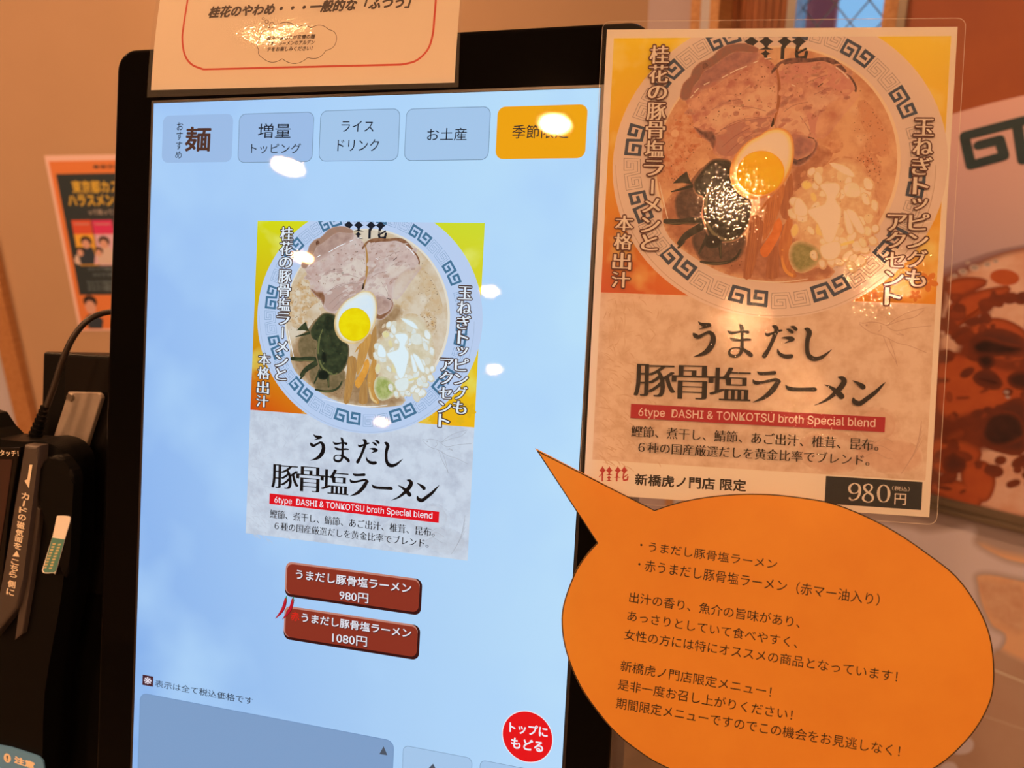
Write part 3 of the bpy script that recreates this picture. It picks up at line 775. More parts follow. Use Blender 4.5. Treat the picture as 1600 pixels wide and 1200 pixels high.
    K2.ppx('crust', [(1241, 209), (1263, 215), (1274, 221), (1276, 228), (1271, 240), (1262, 249), (1250, 258), (1238, 256), (1234, 240), (1236, 220)], 2, 2)
    K2.lv = 13
    K2.ppx('porkbrown', [(1238, 211), (1262, 218), (1270, 224), (1266, 236), (1252, 244), (1240, 244)], 2, 4)
    K2.stroke('crust', [(1206, 114, 3), (1214, 104, 6), (1228, 98, 10), (1244, 95, 8), (1264, 95, 6), (1284, 93, 6), (1299, 96, 8), (1312, 104, 6), (1324, 116, 3), (1333, 128, 3), (1337, 139, 3), (1333, 149, 3.5), (1326, 154, 2)])
    K2.lv = 14
    for q in ([(1278, 136), (1285, 131)], [(1263, 215), (1271, 217)]): K2.line('spicedark', q, 1.5)
    for q in ([(1250, 182), (1262, 200), (1266, 210)], [(1225, 175), (1240, 165), (1262, 160)], [(1260, 130), (1278, 122), (1292, 118)], [(1272, 148), (1295, 138)]): K2.line('crease', spline(q, 4, False), .7)
    for q in ([(1306, 106), (1316, 113)], [(1316, 113), (1325, 123)], [(1237, 133), (1242, 135)]): K2.line('glint', q, 1.4)
    for _ in range(40):
        x, y = rnd.uniform(1222, 1325), rnd.uniform(102, 190)
        if x > 1340 - (y - 130) * 1.1: continue
        K2.ell('spice', (x, y), rnd.uniform(.5, 1.1), rnd.uniform(.5, 1), n=7)
    # marbling of the meat and the broth washing over the lower edge of the second slice
    for K, xa, xb, ya, yb_, ok in ((K1, 1075, 1210, 100, 238, lambda x, y: y > 158 - (x - 1075) * .5 and y < 190 + (x - 1075) * .4 and y < 245 - max(0, x - 1160)), (K2, 1220, 1330, 100, 215, lambda x, y: x < 1345 - (y - 130) * .8)):
        for _ in range(75):
            x, y = rnd.uniform(xa, xb), rnd.uniform(ya, yb_)
            if not ok(x, y): continue
            K.lv = 13.2; K.blot(rnd.choice(('porkfat', 'porkfat', 'porkpink', 'crust', 'soup', 'crease')), (x, y), rnd.uniform(2, 9), rnd.uniform(1, 3.4), rnd.uniform(-.9, .1), 1.6, .32)
    K2.lv = 13.4
    K2.ppx('soup', [(1338, 146), (1326, 156), (1306, 160), (1290, 172), (1282, 190), (1280, 212), (1292, 204), (1312, 178)], 3, 6, .8)
    K2.ppx('soupedge', [(1262, 150), (1296, 144), (1312, 152), (1296, 166), (1270, 172)], 3, 6, .5)
    # seaweed
    Z = new('seaweed', 15); Z.under = 'soupdark'
    Z.ppx('weedfade', [(1058, 306), (1080, 284), (1100, 262), (1120, 268), (1114, 300), (1106, 344), (1070, 350), (1056, 330)], 3, 2)
    Z.ppx('weedfade', [(1082, 372), (1104, 356), (1150, 366), (1164, 372), (1160, 394), (1148, 408), (1126, 412), (1100, 408), (1088, 394)], 3, 2)
    Z.lv = 16
    Z.ppx('weed', [(1118, 250), (1140, 253), (1141, 268), (1143, 288), (1155, 304), (1172, 316), (1170, 345), (1162, 362), (1150, 374), (1125, 378), (1110, 374), (1103, 355), (1098, 335), (1100, 310), (1088, 302), (1084, 286), (1096, 268), (1106, 257)], 4, 2)
    Z.ppx('weed', [(1051, 287), (1062, 276), (1073, 268), (1077, 280), (1081, 288), (1066, 286)], 1)
    for q in ([(1049, 300, 2), (1064, 296, 4), (1085, 290, 6), (1100, 284, 6)], [(1040, 346, 8), (1060, 347, 9), (1085, 344, 8), (1104, 348, 9)], [(1061, 380, 7), (1074, 367, 11), (1096, 354, 12)], [(1060, 387, 4), (1068, 378, 5)],
              [(1108, 362, 6), (1100, 380, 5), (1092, 396, 3)], [(1124, 376, 7), (1125, 390, 5), (1126, 404, 3)], [(1095, 409, 4), (1115, 412, 5), (1135, 410, 5), (1150, 402, 4), (1157, 390, 3)]): Z.stroke('weed', q)
    Z.lv = 17; Z.under = 'weed'
    Z.ppx('weeddark', [(1104, 372), (1118, 368), (1126, 378), (1118, 386), (1104, 384)], 3, 2)
    Z.ppx('weeddark', [(1114, 330), (1120, 336), (1120, 350), (1113, 350), (1110, 340)], 3, 2)
    Z.ppx('weeddark', [(1122, 258), (1136, 262), (1136, 280), (1124, 284), (1116, 272)], 3, 2)
    for q in ([(1113, 282, 3), (1105, 302, 4), (1102, 330, 4.5), (1106, 352, 4.5), (1118, 368, 4.5), (1138, 376, 3.5), (1146, 373, 2)], [(1111, 326, 1), (1117, 332, 2), (1120, 344, 2), (1113, 356, 1.5)], [(1042, 350, 1), (1065, 349, 1.6), (1092, 349, 1)], [(1097, 411, .8), (1116, 412.5, 1.5), (1136, 410, 1)], [(1125, 378, 1), (1126, 400, 1)]):
        Z.stroke('weedlight', q)
    for _ in range(46):
        x, y = rnd.uniform(1096, 1168), rnd.uniform(262, 374); t = rnd.uniform(0, 3.1)
        if y > 372 - abs(x - 1130) * .5: continue
        Z.line('weedlight' if rnd.random() < .5 else 'weeddark', [(x, y), (x + 3 * math.cos(t), y + 3 * math.sin(t))], .9)
    # bamboo shoots
    T = new('bamboo_shoots', 18)
    T.ppx('menmadark', [(1224, 297), (1236, 270), (1239, 300), (1238, 341), (1222, 341), (1218, 320)], 2)
    T.ppx('menmadark', [(1173, 338), (1190, 340), (1192, 365), (1182, 404), (1173, 434), (1161, 434), (1164, 404), (1169, 365)], 2)
    T.ppx('menmadark', [(1202, 392), (1214, 385), (1217, 418), (1215, 434), (1196, 433)], 2)
    T.lv = 19
    T.ppx('menma', [(1201, 314), (1223, 288), (1225, 303), (1215, 335), (1205, 359), (1192, 377), (1193, 344), (1197, 324)], 2)
    T.ppx('menma', [(1216, 385), (1228, 345), (1238, 342), (1237, 380), (1234, 408), (1245, 432), (1232, 432), (1221, 410)], 2)
    T.stroke('menma', [(1188, 329, 1), (1195, 320, 4), (1203, 310, 3)])
    T.stroke('eggrim', [(1222, 390, 3), (1222, 408, 4), (1228, 424, 5), (1240, 432, 4)])
    T.lv = 20
    T.ppx('menmalit', [(1217, 341), (1222, 352), (1219, 366), (1212, 380), (1199, 401), (1191, 401), (1187, 391), (1197, 376), (1206, 362), (1209, 350)], 2)
    T.ppx('menmadark', [(1226, 314), (1232, 311), (1234, 322), (1231, 337), (1224, 338), (1222, 328)], 2)
    for i in range(5): T.line('menmadark', [(1198 + i * 3.6, 322 - i * 3), (1196 + i * 3.2, 345), (1193 + i * 2.4, 368 - i * 3)], .6)
    for i in range(4): T.line('menma', [(1176 + i * 3.6, 344), (1172 + i * 3.2, 385), (1165 + i * 2.8, 428)], .6)
    # chopped onion
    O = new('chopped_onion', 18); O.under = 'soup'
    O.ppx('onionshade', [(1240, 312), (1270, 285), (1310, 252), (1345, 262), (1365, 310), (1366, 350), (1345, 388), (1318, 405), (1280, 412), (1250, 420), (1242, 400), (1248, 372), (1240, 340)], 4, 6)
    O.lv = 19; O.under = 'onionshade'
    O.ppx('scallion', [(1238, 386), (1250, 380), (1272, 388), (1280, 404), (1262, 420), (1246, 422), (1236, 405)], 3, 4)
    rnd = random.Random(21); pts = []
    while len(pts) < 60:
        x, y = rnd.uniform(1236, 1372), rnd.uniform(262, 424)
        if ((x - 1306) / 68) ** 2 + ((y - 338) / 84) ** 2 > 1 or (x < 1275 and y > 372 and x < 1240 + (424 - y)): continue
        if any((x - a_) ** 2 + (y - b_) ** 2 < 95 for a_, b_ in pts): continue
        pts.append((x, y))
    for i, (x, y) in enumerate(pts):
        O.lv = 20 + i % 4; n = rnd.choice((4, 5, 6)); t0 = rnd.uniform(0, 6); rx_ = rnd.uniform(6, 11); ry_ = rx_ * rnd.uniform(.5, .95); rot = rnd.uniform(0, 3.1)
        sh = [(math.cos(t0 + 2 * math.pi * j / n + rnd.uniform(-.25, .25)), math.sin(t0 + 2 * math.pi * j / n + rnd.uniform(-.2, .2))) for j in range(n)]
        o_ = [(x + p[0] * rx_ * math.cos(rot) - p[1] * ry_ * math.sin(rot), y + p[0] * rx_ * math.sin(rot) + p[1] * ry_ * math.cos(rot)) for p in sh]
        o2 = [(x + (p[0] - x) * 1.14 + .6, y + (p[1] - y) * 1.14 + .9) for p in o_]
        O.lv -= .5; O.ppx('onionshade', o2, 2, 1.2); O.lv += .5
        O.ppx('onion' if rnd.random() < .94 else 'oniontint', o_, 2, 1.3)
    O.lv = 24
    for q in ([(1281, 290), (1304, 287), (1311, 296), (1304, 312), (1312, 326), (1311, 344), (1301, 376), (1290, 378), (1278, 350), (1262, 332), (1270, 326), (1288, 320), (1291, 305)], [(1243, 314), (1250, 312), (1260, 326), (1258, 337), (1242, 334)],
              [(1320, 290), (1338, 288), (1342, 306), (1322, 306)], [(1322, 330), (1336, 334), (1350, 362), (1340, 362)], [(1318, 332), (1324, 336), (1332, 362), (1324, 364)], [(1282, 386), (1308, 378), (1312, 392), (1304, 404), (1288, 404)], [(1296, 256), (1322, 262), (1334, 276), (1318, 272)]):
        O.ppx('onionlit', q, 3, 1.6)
    for _ in range(40):
        x, y = rnd.uniform(1244, 1360), rnd.uniform(270, 420)
        O.ell('spice', (x, y), .7, .6, n=6)
    O.line('oniontint', [(1310, 384), (1332, 378)], 4)
    # egg half
    E1 = new('egg_half', 25)
    egg = [(1180, 80), (1230, 45), (1310, 12), (1390, 5), (1460, 30), (1515, 100), (1535, 230), (1515, 400), (1440, 560), (1330, 680), (1180, 742), (1050, 733), (950, 680), (885, 585), (866, 460), (900, 330), (970, 225), (1060, 140)]
    eg = crop(1010, 200, 6.667, egg); E1.ppx('eggrim', eg, 3)
    cx, cy = 1191, 256
    E1.lv = 26; E1.under = 'eggrim'; E1.ppx('eggedge', [(cx + (p[0] - cx) * .93 + .6, cy + (p[1] - cy) * .935 - 1.2) for p in eg], 3, 2.2)
    E1.lv = 27; E1.under = 'eggedge'; E1.ppx('eggwhite', [(cx + (p[0] - cx) * .82 + 1.6, cy + (p[1] - cy) * .84 - 2.2) for p in eg], 3, 3.5)
    E1.lv = 28; E1.ell('yolkrim', (1187.7, 271), 36, 34.5)
    E1.lv = 29; E1.ell('yolk', (1187.7, 270.6), 34.6, 33.2)
    # slogans down both sides
    V = new('slogan_lettering', 31)
    cols = [('桂花の豚骨塩ラーメンと', (1031, 70), (1014, 392), [(72, 101), (102, 131), (135, 157), (161, 189), (190, 218), (220, 247), (251, 276), (281, 304), (310, 333), (340, 364), (367, 392)], 29),
            ('本格出汁', (976, 337), (969, 450), [(337, 362), (365, 391), (395, 422), (425, 450)], 28),
            ('玉ねぎトッピングも', (1443, 187), (1429, 448), [(187, 213), (217, 243), (247, 274), (278, 304), (311, 328), (335, 360), (366, 388), (392, 418), (422, 448)], 28),
            ('アクセント', (1401, 335), (1393, 477), [(336, 361), (363, 388), (395, 418), (424, 447), (450, 477)], 27)]
    for ch, a_, b_, ys, w in cols:
        V.lv = 31; V.vtext('edge', ch, a_, b_, ys, w, off=.07, serif=.014)
        V.lv = 33; V.vtext('word', ch, a_, b_, ys, w, off=-.006, serif=.030)
    # title, brushed
    N = new('title_lettering', 31)
    cA = lambda q: crop(980, 480, 6.667, q); cB = lambda q: crop(1180, 480, 6.667, q)
    for q in ([(740, 152, 8), (765, 175, 30), (810, 186, 42), (850, 185, 40)], [(860, 190, 28), (810, 208, 22), (748, 228, 4)], [(685, 270, 8), (705, 295, 45), (740, 310, 40), (800, 280, 28), (850, 262, 36), (885, 290, 50), (893, 345, 58), (870, 410, 60), (820, 465, 50), (760, 495, 30), (688, 517, 4)],
              [(1042, 245, 8), (1075, 268, 34), (1130, 265, 26), (1200, 252, 24), (1250, 262, 38)], [(1070, 320, 8), (1100, 338, 34), (1160, 345, 26), (1240, 338, 26), (1280, 340, 20)], [(1165, 180, 8), (1185, 205, 40), (1195, 260, 36), (1192, 340, 34), (1192, 400, 36), (1185, 440, 38)],
              [(1190, 430, 38), (1150, 425, 14), (1090, 430, 16), (1060, 460, 24), (1070, 498, 32), (1120, 512, 34), (1165, 495, 34), (1195, 440, 38)], [(1190, 430, 30), (1230, 455, 36), (1275, 488, 46), (1286, 502, 40)]): N.stroke('ink', cA(q))
    for q in ([(100, 270, 8), (125, 290, 34), (180, 272, 26), (240, 250, 26), (270, 243, 20)], [(172, 195, 8), (205, 210, 46), (215, 245, 46), (185, 330, 40), (140, 430, 38), (110, 480, 46), (90, 510, 46)], [(270, 322, 6), (310, 318, 22), (360, 325, 44), (385, 335, 44)], [(385, 345, 26), (340, 360, 18), (300, 378, 4)],
              [(230, 440, 12), (240, 475, 30), (280, 505, 40), (330, 515, 46), (370, 510, 44)], [(320, 230, 6), (350, 240, 30), (380, 262, 32)], [(362, 202, 6), (395, 210, 34), (420, 232, 34)], [(508, 225, 8), (540, 235, 44), (560, 270, 52), (540, 340, 44), (535, 420, 42), (545, 490, 46), (580, 530, 54), (630, 540, 46), (690, 520, 36), (745, 480, 22), (792, 440, 4)],
              [(18, 672, 8), (45, 690, 34), (110, 690, 34), (195, 683, 40)], [(-28, 755, 8), (-5, 785, 40), (60, 785, 30), (150, 765, 30), (210, 755, 34), (240, 775, 46)], [(235, 775, 40), (200, 830, 56), (150, 890, 52), (80, 945, 40), (-30, 990, 4)],
              [(312, 812, 8), (345, 845, 40), (420, 855, 38), (520, 855, 38), (600, 855, 44), (618, 857, 38)], [(855, 728, 8), (900, 740, 44), (920, 775, 56), (880, 840, 56), (810, 910, 44), (720, 975, 26), (610, 1022, 4)], [(718, 808, 6), (780, 835, 30), (850, 885, 54), (890, 925, 60), (894, 932, 50)],
              [(1010, 765, 6), (1060, 790, 30), (1110, 825, 54), (1116, 834, 50)], [(1015, 950, 20), (1030, 985, 50), (1085, 1000, 50), (1160, 950, 46), (1240, 890, 40), (1310, 820, 22), (1350, 780, 4)]): N.stroke('ink', cB(q))
    for ch, (xa, ya), (xb, yb_) in (('豚', (85, 580), (488, 945)), ('骨', (478, 592), (878, 972)), ('塩', (870, 614), (1270, 985))):
        a_, b_ = crop(980, 480, 6.667, [(xa, ya), (xb, yb_)]); N.text('ink', ch, a_, b_, (yb_ - ya) / 6.667 - 2, off=-.014, serif=.030)
    Rb = new('red_banner', 31)
    a_, b_ = pos.at(986, 630.7), pos.at(1381, 675); Rb.poly('banner', [(a_.x, b_.y), (b_.x, b_.y), (b_.x, a_.y), (a_.x, a_.y)])
    Rb.lv = 33; Rb.text('bannerword', '6type  DASHI & TONKOTSU broth Special blend', (998, 636.5), (1366, 670.5), 16.5, off=.006)
    D = new('description_lettering', 31)
    D.text('ink', '鰹節、煮干し、鯖節、あご出汁、椎茸、昆布。', (987, 664), (1371, 704.5), 18.5, off=-.013, serif=.028)
    D.text('ink', '６種の国産厳選だしを黄金比率でブレンド。', (998, 689), (1357, 728), 18, off=-.013, serif=.028)
    return P
PP = picture_parts()
x0, x1, y0, y1, yb = PP.pop('rect')
bilinear('sunp', x0, x1, y0, y1, alb((253, 172, 18)), alb((252, 172, 44)), alb((214, 72, 30)), alb((238, 128, 26)), False, (alb((253, 190, 90)), 28, .56, .80))

# ---- the screen and everything it shows
def sx_fn(x, y):
    k_ = .67685 * S / PS
    return (k_ * x + .07036 * S, k_ * y - .06555 * S)
q0, q1 = sx_fn(x0, y0), sx_fn(x1, y1)
bilinear('suns', q0[0], q1[0], q0[1], q1[1], lin((214, 218, 24)), lin((206, 220, 50)), lin((206, 74, 20)), lin((240, 186, 24)), True, (lin((226, 232, 110)), 34, .58, .80))
bilinear('display_ground', 0, W_, -H_, 0, lin((160, 198, 248)), lin((190, 228, 253)), lin((128, 172, 234)), lin((184, 220, 252)), True, (lin((176, 214, 252)), 9, .45, .75))  # blue sky background; its darker left is viewing-angle dimming put into the emission
UI = {'tab': (158, 190, 232), 'tab2': (166, 200, 236), 'tabline': (122, 150, 180), 'tabsun': (240, 164, 22), 'word': (30, 34, 44), 'brown': (84, 54, 44), 'btn': (140, 52, 36), 'btndark': (58, 22, 20), 'btnlit': (196, 132, 116),
      'btnword': (226, 228, 238), 'wordshade': (92, 40, 36), 'chili': (190, 26, 42), 'chilidark': (120, 14, 30), 'stalk': (40, 130, 80), 'red': (232, 24, 28), 'redword': (240, 238, 248), 'white': (236, 226, 240), 'panel': (128, 160, 202), 'panelline': (116, 150, 194), 'grey': (78, 86, 100), 'seal': (74, 36, 42), 'redletter': (216, 40, 30)}
def umat(k_): return emat('display_' + k_, lin(UI[k_]))
def art(): return Art(scr, UI)
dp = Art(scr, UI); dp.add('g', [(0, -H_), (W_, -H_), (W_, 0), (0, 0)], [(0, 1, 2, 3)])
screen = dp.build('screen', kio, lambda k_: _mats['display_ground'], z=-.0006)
def tab(key, TL, BR, line, words):
    A = art(); A.lv = 1; a, b = scr.at(*TL), scr.at(*BR)
    if line:
        A.poly('tabline', rrect(a.x, b.x, b.y, a.y, .0052)); A.lv = 2; e = .00045
        A.poly(key, rrect(a.x + e, b.x - e, b.y + e, a.y - e, .0049))
    else: A.poly(key, rrect(a.x, b.x, b.y, a.y, .0052))
    A.lv = 4
    for w in words: A.text(*w, lean=.04)
    return A
sp = scr.depth_px(588, 600) / F
def scrart(A): A.px = sp; return A
_old = Art.__init__
def art():
    A = Art(scr, UI); A.px = scr.depth_px(588, 600) / F; return A
A = tab('tab', (255, 181), (362, 253), False, [('brown', '麺', (291, 198), (328, 237), 39, .022)])
A.vtext('word', 'おすすめ', (282, 190), (279, 248), [(191, 204), (206, 219), (221, 234), (236, 248)], 12, off=.004)
A.build('tab_button', screen, umat)
tab('tab', (374, 178), (488, 253), True, [('word', '増量', (404, 193), (454, 216), 23, .002), ('word', 'トッピング', (393, 224), (470, 240), 16, .002)]).build('tab_button', screen, umat)
tab('tab2', (501, 173), (622, 251), True, [('word', 'ライス', (534, 189), (584, 206), 17, .002), ('word', 'ドリンク', (528, 218), (592, 236), 18, .002)]).build('tab_button', screen, umat)
tab('tab2', (635, 170), (763, 250), True, [('word', 'お土産', (668, 201), (729, 219), 19, .003)]).build('tab_button', screen, umat)
tab('tabsun', (778, 167), (914, 247), False, [('word', '季節限定', (801, 196), (888, 215), 20, .002)]).build('tab_button', screen, umat)
pic = Art(pos, PAL)
for k_, A in PP.items(): A.clone_into(pic, sx_fn)
pic.build('menu_picture', screen, smat, z=.00004)
def price_button(TL, BR, words):
    A = art(); A.lv = 1; a, b = scr.at(*TL), scr.at(*BR)
    A.poly('btndark', rrect(a.x, b.x + .0012, b.y - .0012, a.y, .005)); A.lv = 2
    A.poly('btnlit', rrect(a.x, b.x - .0006, b.y + .0008, a.y, .005)); A.lv = 3
    A.poly('btn', rrect(a.x + .0012, b.x - .0006, b.y + .0008, a.y - .0014, .0045)); A.lv = 4
    for w in words:
        A.lv = 4; k_ = list(w); k_[0] = 'wordshade'; k_[2] = (w[2][0] + 1.2, w[2][1] + 1.4); k_[3] = (w[3][0] + 1.2, w[3][1] + 1.4); A.text(*k_)
        A.lv = 6; A.text(*w)
    return A
price_button((447, 877), (655, 959), [('btnword', 'うまだし豚骨塩ラーメン', (463, 889), (642, 927), 15.5, .018), ('btnword', '980円', (531, 922), (575, 943), 15.5, .008)]).build('price_button', screen, umat)
A = price_button((445, 946), (652, 1029), [('btnword', 'うまだし豚骨塩ラーメン', (472, 957), (642, 997), 14.5, .018), ('btnword', '1080円', (520, 988), (573, 1011), 16, .008)])
A.text('redletter', '赤', (455, 955), (467.5, 971), 14, .02)
A.build('price_button', screen, umat)
A = art(); A.lv = 8
for dx, dy in ((0, 0), (11, 1)):
    A.stroke('chilidark', [(447 + dx, 936 + dy, 5), (444 + dx, 948 + dy, 6), (439 + dx, 957 + dy, 4.6), (431 + dx, 966 + dy, 1)])
A.lv = 9
for dx, dy in ((0, 0), (11, 1)):
    A.stroke('chili', [(446.5 + dx, 936 + dy, 3.8), (443.5 + dx, 948 + dy, 4.6), (438.5 + dx, 957 + dy, 3.2), (431.5 + dx, 965.5 + dy, .8)]); A.stroke('stalk', [(448 + dx, 931.5 + dy, 1.2), (447 + dx, 937 + dy, 4)])
A.build('chili_icon', screen, umat)
A = art(); A.lv = 1; a, b = scr.at(223, 1054), scr.at(239, 1073); A.poly('seal', rrect(a.x, b.x, b.y, a.y, 0)); A.lv = 3
A.text('white', '※', (225.5, 1057), (236.5, 1070), 12, .006)
A.text('word', '表示は全て税込価格です', (243, 1061), (395, 1102), 12.5, .002); A.build('tax_note', screen, umat)
A = art(); A.lv = 1; a, b = scr.at(219, 1082), scr.at(616, 1161)
xa, xb, ya = a.x, b.x, a.y
A.poly('panelline', rrect(xa, xb, -.585, ya, .006)); A.lv = 2; A.poly('panel', rrect(xa + .0005, xb - .0005, -.585, ya - .0005, .0055)); A.lv = 4
A.ppx('grey', [(599.5, 1166), (605.5, 1180), (593, 1178)]); A.build('order_panel', screen, umat)
for pxa, pxb in ((630, 738), (750, 868)):
    A = art(); A.lv = 1; a, b = scr.at(pxa, 1168 + (pxa - 630) * .2).x, scr.at(pxb, 1190).x; yy = scr.at(630, 1164).y
    A.poly('tabline', rrect(a, b, yy - .05, yy, .004)); A.lv = 2; A.poly('tab2', rrect(a + .0003, b - .0003, yy - .05, yy - .0003, .0038))
    if pxa == 630: A.lv = 4; A.ppx('grey', [(677, 1193), (684, 1208), (666, 1204)])
    A.build('scroll_button', screen, umat)
A = art(); A.lv = 1; c = scr.at(824, 1151); r = .0171
A.poly('redword', [(c.x + (r + .0006) * math.cos(t * math.pi / 32), c.y + (r + .0006) * math.sin(t * math.pi / 32)) for t in range(64)]); A.lv = 2
A.poly('red', [(c.x + r * math.cos(t * math.pi / 32), c.y + r * math.sin(t * math.pi / 32)) for t in range(64)]); A.lv = 4
A.text('redword', 'トップに', (797, 1128), (855, 1152), 15.5, .028); A.text('redword', 'もどる', (799.5, 1152), (848, 1175), 16, .03)
A.build('return_button', screen, umat)
# touch glass over the display
gmt = film_mat('touch_glass', wave=(3, 0), fine=(3, 0), rough=.045, tint=(1, 1, 1), refl=.6)
g = Art(scr, None); g.add('g', [(0, -H_), (W_, -H_), (W_, 0), (0, 0)], [(0, 1, 2, 3)]); g.build('touch_glass', kio, lambda k_: gmt, z=.0018)

# ---- black housing and metal plate on the kiosk's left side
zb = -.055
hb = lambda px_, py_, z=zb: scr.at(px_, py_, z)
a = hb(66, 549); xr_ = uL + .02
sh = bpy.data.objects.new('side_housing', bpy.data.meshes.new('side_housing'))
bm = bmesh.new(); bm_box(bm, a.x, xr_, -.62, a.y, zb - .10, zb)
bmesh.ops.bevel(bm, geom=bm.edges[:], offset=.003, segments=3, affect='EDGES', profile=.5)
sh = bm_obj('side_housing', bm, m_body, kio)
fr_in = hb(107, 557); box('side_recess', (fr_in.x, xr_ - .001, -.40, fr_in.y, zb, zb + .003), mat('dark_gloss_recess', (.01, .009, .009), .2), sh)
m_plate = mat('brown_plate_metal', (.36, .31, .28), .55, .15, noise=((.31, .26, .23), 60, .35, .65))
zp = zb + .012
pl = prism('mounting_plate', [tuple(scr.at(x, y, zp)) for x, y in ((106, 612), (151, 613), (156, 616), (158, 622), (117, 752), (80, 752), (66, 735))], zp - .004, zp, m_plate, kio, bev=.0012)
c = scr.at(111, 621, zp)
bm = bmesh.new(); bmesh.ops.create_cone(bm, cap_ends=True, segments=24, radius1=.0038, radius2=.0030, depth=.002, matrix=Matrix.Translation((c.x, c.y, zp + .001)))
bm_box(bm, c.x - .0022, c.x + .0022, c.y - .0004, c.y + .0004, zp + .0018, zp + .0022)
bm_obj('screw', bm, mat('screw_steel', (.4, .36, .32), .3, .9), pl)

# ------------------------------------------------------------------ card reader left of the kiosk
dev = Frame(cam2w((-.34, .1, .585)), M @ Vector((.985, .03, -.17)), -(M @ Vector((-.03, .995, .09))))
rd = empty('card_reader', dev, 'black card payment terminal with a slanted swipe rail beside the kiosk screen', 'card reader')
D = lambda pts, z=0: [tuple(dev.at(x, y, z)) for x, y in pts]
m_rd = mat('reader_black', (.004, .0038, .004), .42, bump=(3000, .08), spec=.15)
m_rail = mat('reader_rail_brown', (.075, .062, .06), .4, bump=(3000, .06), spec=.4)
m_cream = mat('cream_ink', alb((246, 176, 120)), .5)
prism('reader_body', D(spline([(-60, 687), (-10, 686), (36, 690), (62, 689), (84, 696), (98, 709), (105, 726), (104, 760), (104, 840), (96, 930), (70, 1080), (52, 1260), (-60, 1260)], 4, True), 0), -.03, 0, m_rd, rd, bev=.004, seg=3, smooth=False)
prism('reader_hood', D(spline([(64, 726), (75, 714), (90, 712), (103, 724), (114, 745), (113, 790), (108, 880), (96, 900), (66, 800), (60, 780), (62, 750)], 3, True), .006), -.004, .006, m_rd, rd, bev=.003, seg=3)
rl = prism('swipe_rail', D([(37, 695), (60, 697), (59, 720), (36, 905), (26, 950), (-14, 1000), (-6, 960), (6, 895)], .010), 0, .010, m_rail, rd, bev=.0025, seg=3)
prism('rail_lip', D([(56, 785), (64, 796), (50, 905), (36, 990), (24, 1000), (38, 905)], .004), -.001, .005, m_rail, rd, bev=.001)
tp = prism('touch_pad', D([(-60, 698), (31, 699), (14, 800), (2, 920), (-60, 920)], .004), -.001, .004, mat('pad_gloss', (.01, .009, .009), .08), rd, bev=.001)
prism('pad_window', D([(-60, 717), (19, 718), (8, 800), (-6, 890), (-60, 890)], .0046), .004, .0046, mat('pad_dark_red', (.055, .03, .026), .12), tp)
A = Art(dev, None); A.px = dev.depth_px(60, 850) / F; A.lv = 0
zr = .0103
A2 = Art(Frame(dev.O + dev.Z * .005, dev.X, dev.Y), None); A2.px = A.px
def devtext(A, key, s_, TL, BR, h, off): A.text(key, s_, TL, BR, h, off, lean=.0)
devtext(A2, 'c', 'タッチ！', (0, 703), (29, 713), 9, .02)
A2.build('pad_lettering', tp, lambda k_: m_cream, z=.0052)
dev_r = Frame(dev.O + dev.Z * .0104, dev.X, dev.Y)
A = Art(dev_r, None); A.px = dev_r.depth_px(60, 850) / F
A.ppx('c', [(46.5, 726), (51, 726), (47.5, 749), (45.5, 763), (38.5, 751), (43, 748.5)])
ys = [(770, 780), (782, 791), (793, 802), (804, 813), (815, 826), (827, 838), (839, 847), (848, 858), (861, 871), (874, 882), (883, 892), (893, 902), (907, 918), (920, 930)]
for ch, (ya, ybb) in zip('カードの磁気面を▲こちら側に', ys):
    ym = (ya + ybb) / 2; x = 40 + (ym - 775) * (-.157); c = dev_r.at(x, ym); h = (ybb - ya) * A.px * 1.02
    wv = 13.5 * A.px; ax = Vector((.98, -.17))
    if ch == '▲':
        A.ppx('c', [(x - 6, ym + 3), (x + 1, ym - 6), (x + 5, ym + 4)]); continue
    if ch == 'ー': A.ppx('c', [(x - 1, ya), (x + 2, ya), (x, ybb), (x - 3, ybb)]); continue
    A.put('c', ch, c - ax * wv / 2, c + ax * wv / 2, h, .028)
A.build('rail_lettering', rl, lambda k_: m_cream, z=.0104 + .0002)
stk = prism('instruction_sticker', D(spline([(91, 806), (106, 806.5), (109.5, 809), (109, 815), (101, 842), (87, 893), (84, 895.5), (69, 895.5), (66, 892), (67, 886), (82, 838), (88, 810)], 2, True), .007), .0062, .007, mat('sticker_cream', alb((214, 160, 112), (.6, .31, .17)), .5), rd)
A = Art(Frame(dev.O + dev.Z * .0072, dev.X, dev.Y), None); A.px = dev.depth_px(60, 850) / F; A.lv = 0
A.ppx('t', [(81.5, 840), (101, 843), (87, 892), (84.5, 894.5), (69.5, 894.5), (67.3, 891)])
A.lv = 2
for i in range(9):
    for off_ in (0, 1):
        x = 85 + off_ * 8.5 - i * 1.75; y = 850 + i * 4.6 + off_
        A.ppx('y', [(x - 2.8, y - 1.2), (x + 2.2, y - 1.6), (x + 1.6, y + 1.2), (x - 3, y + 1.4)])
A.build('sticker_print', stk, lambda k_: mat('sticker_teal', (.10, .30, .28), .5) if k_ == 't' else mat('sticker_yellow', (.62, .58, .34), .5), z=.0072)
ws = prism('caution_sticker', D([(-40, 1158), (16, 1168), (50, 1179), (61, 1183), (67, 1190), (69, 1203), (60, 1240), (-40, 1230)], .002), .0005, .002, mat('caution_blue', (.12, .34, .72), .5), rd)
A = Art(dev, None); A.px = dev.depth_px(40, 1150) / F; A.lv = 2
A.ell('c', (15, 1182), 6.5, 7.6, n=24)
A.put('c', '注意', dev.at(26.5, 1184), dev.at(57, 1194), 11 * A.px, .05); A.lv = 4
A.put('k', '！', dev.at(13.8, 1181.8), dev.at(16.2, 1182.2), 8 * A.px, .02)
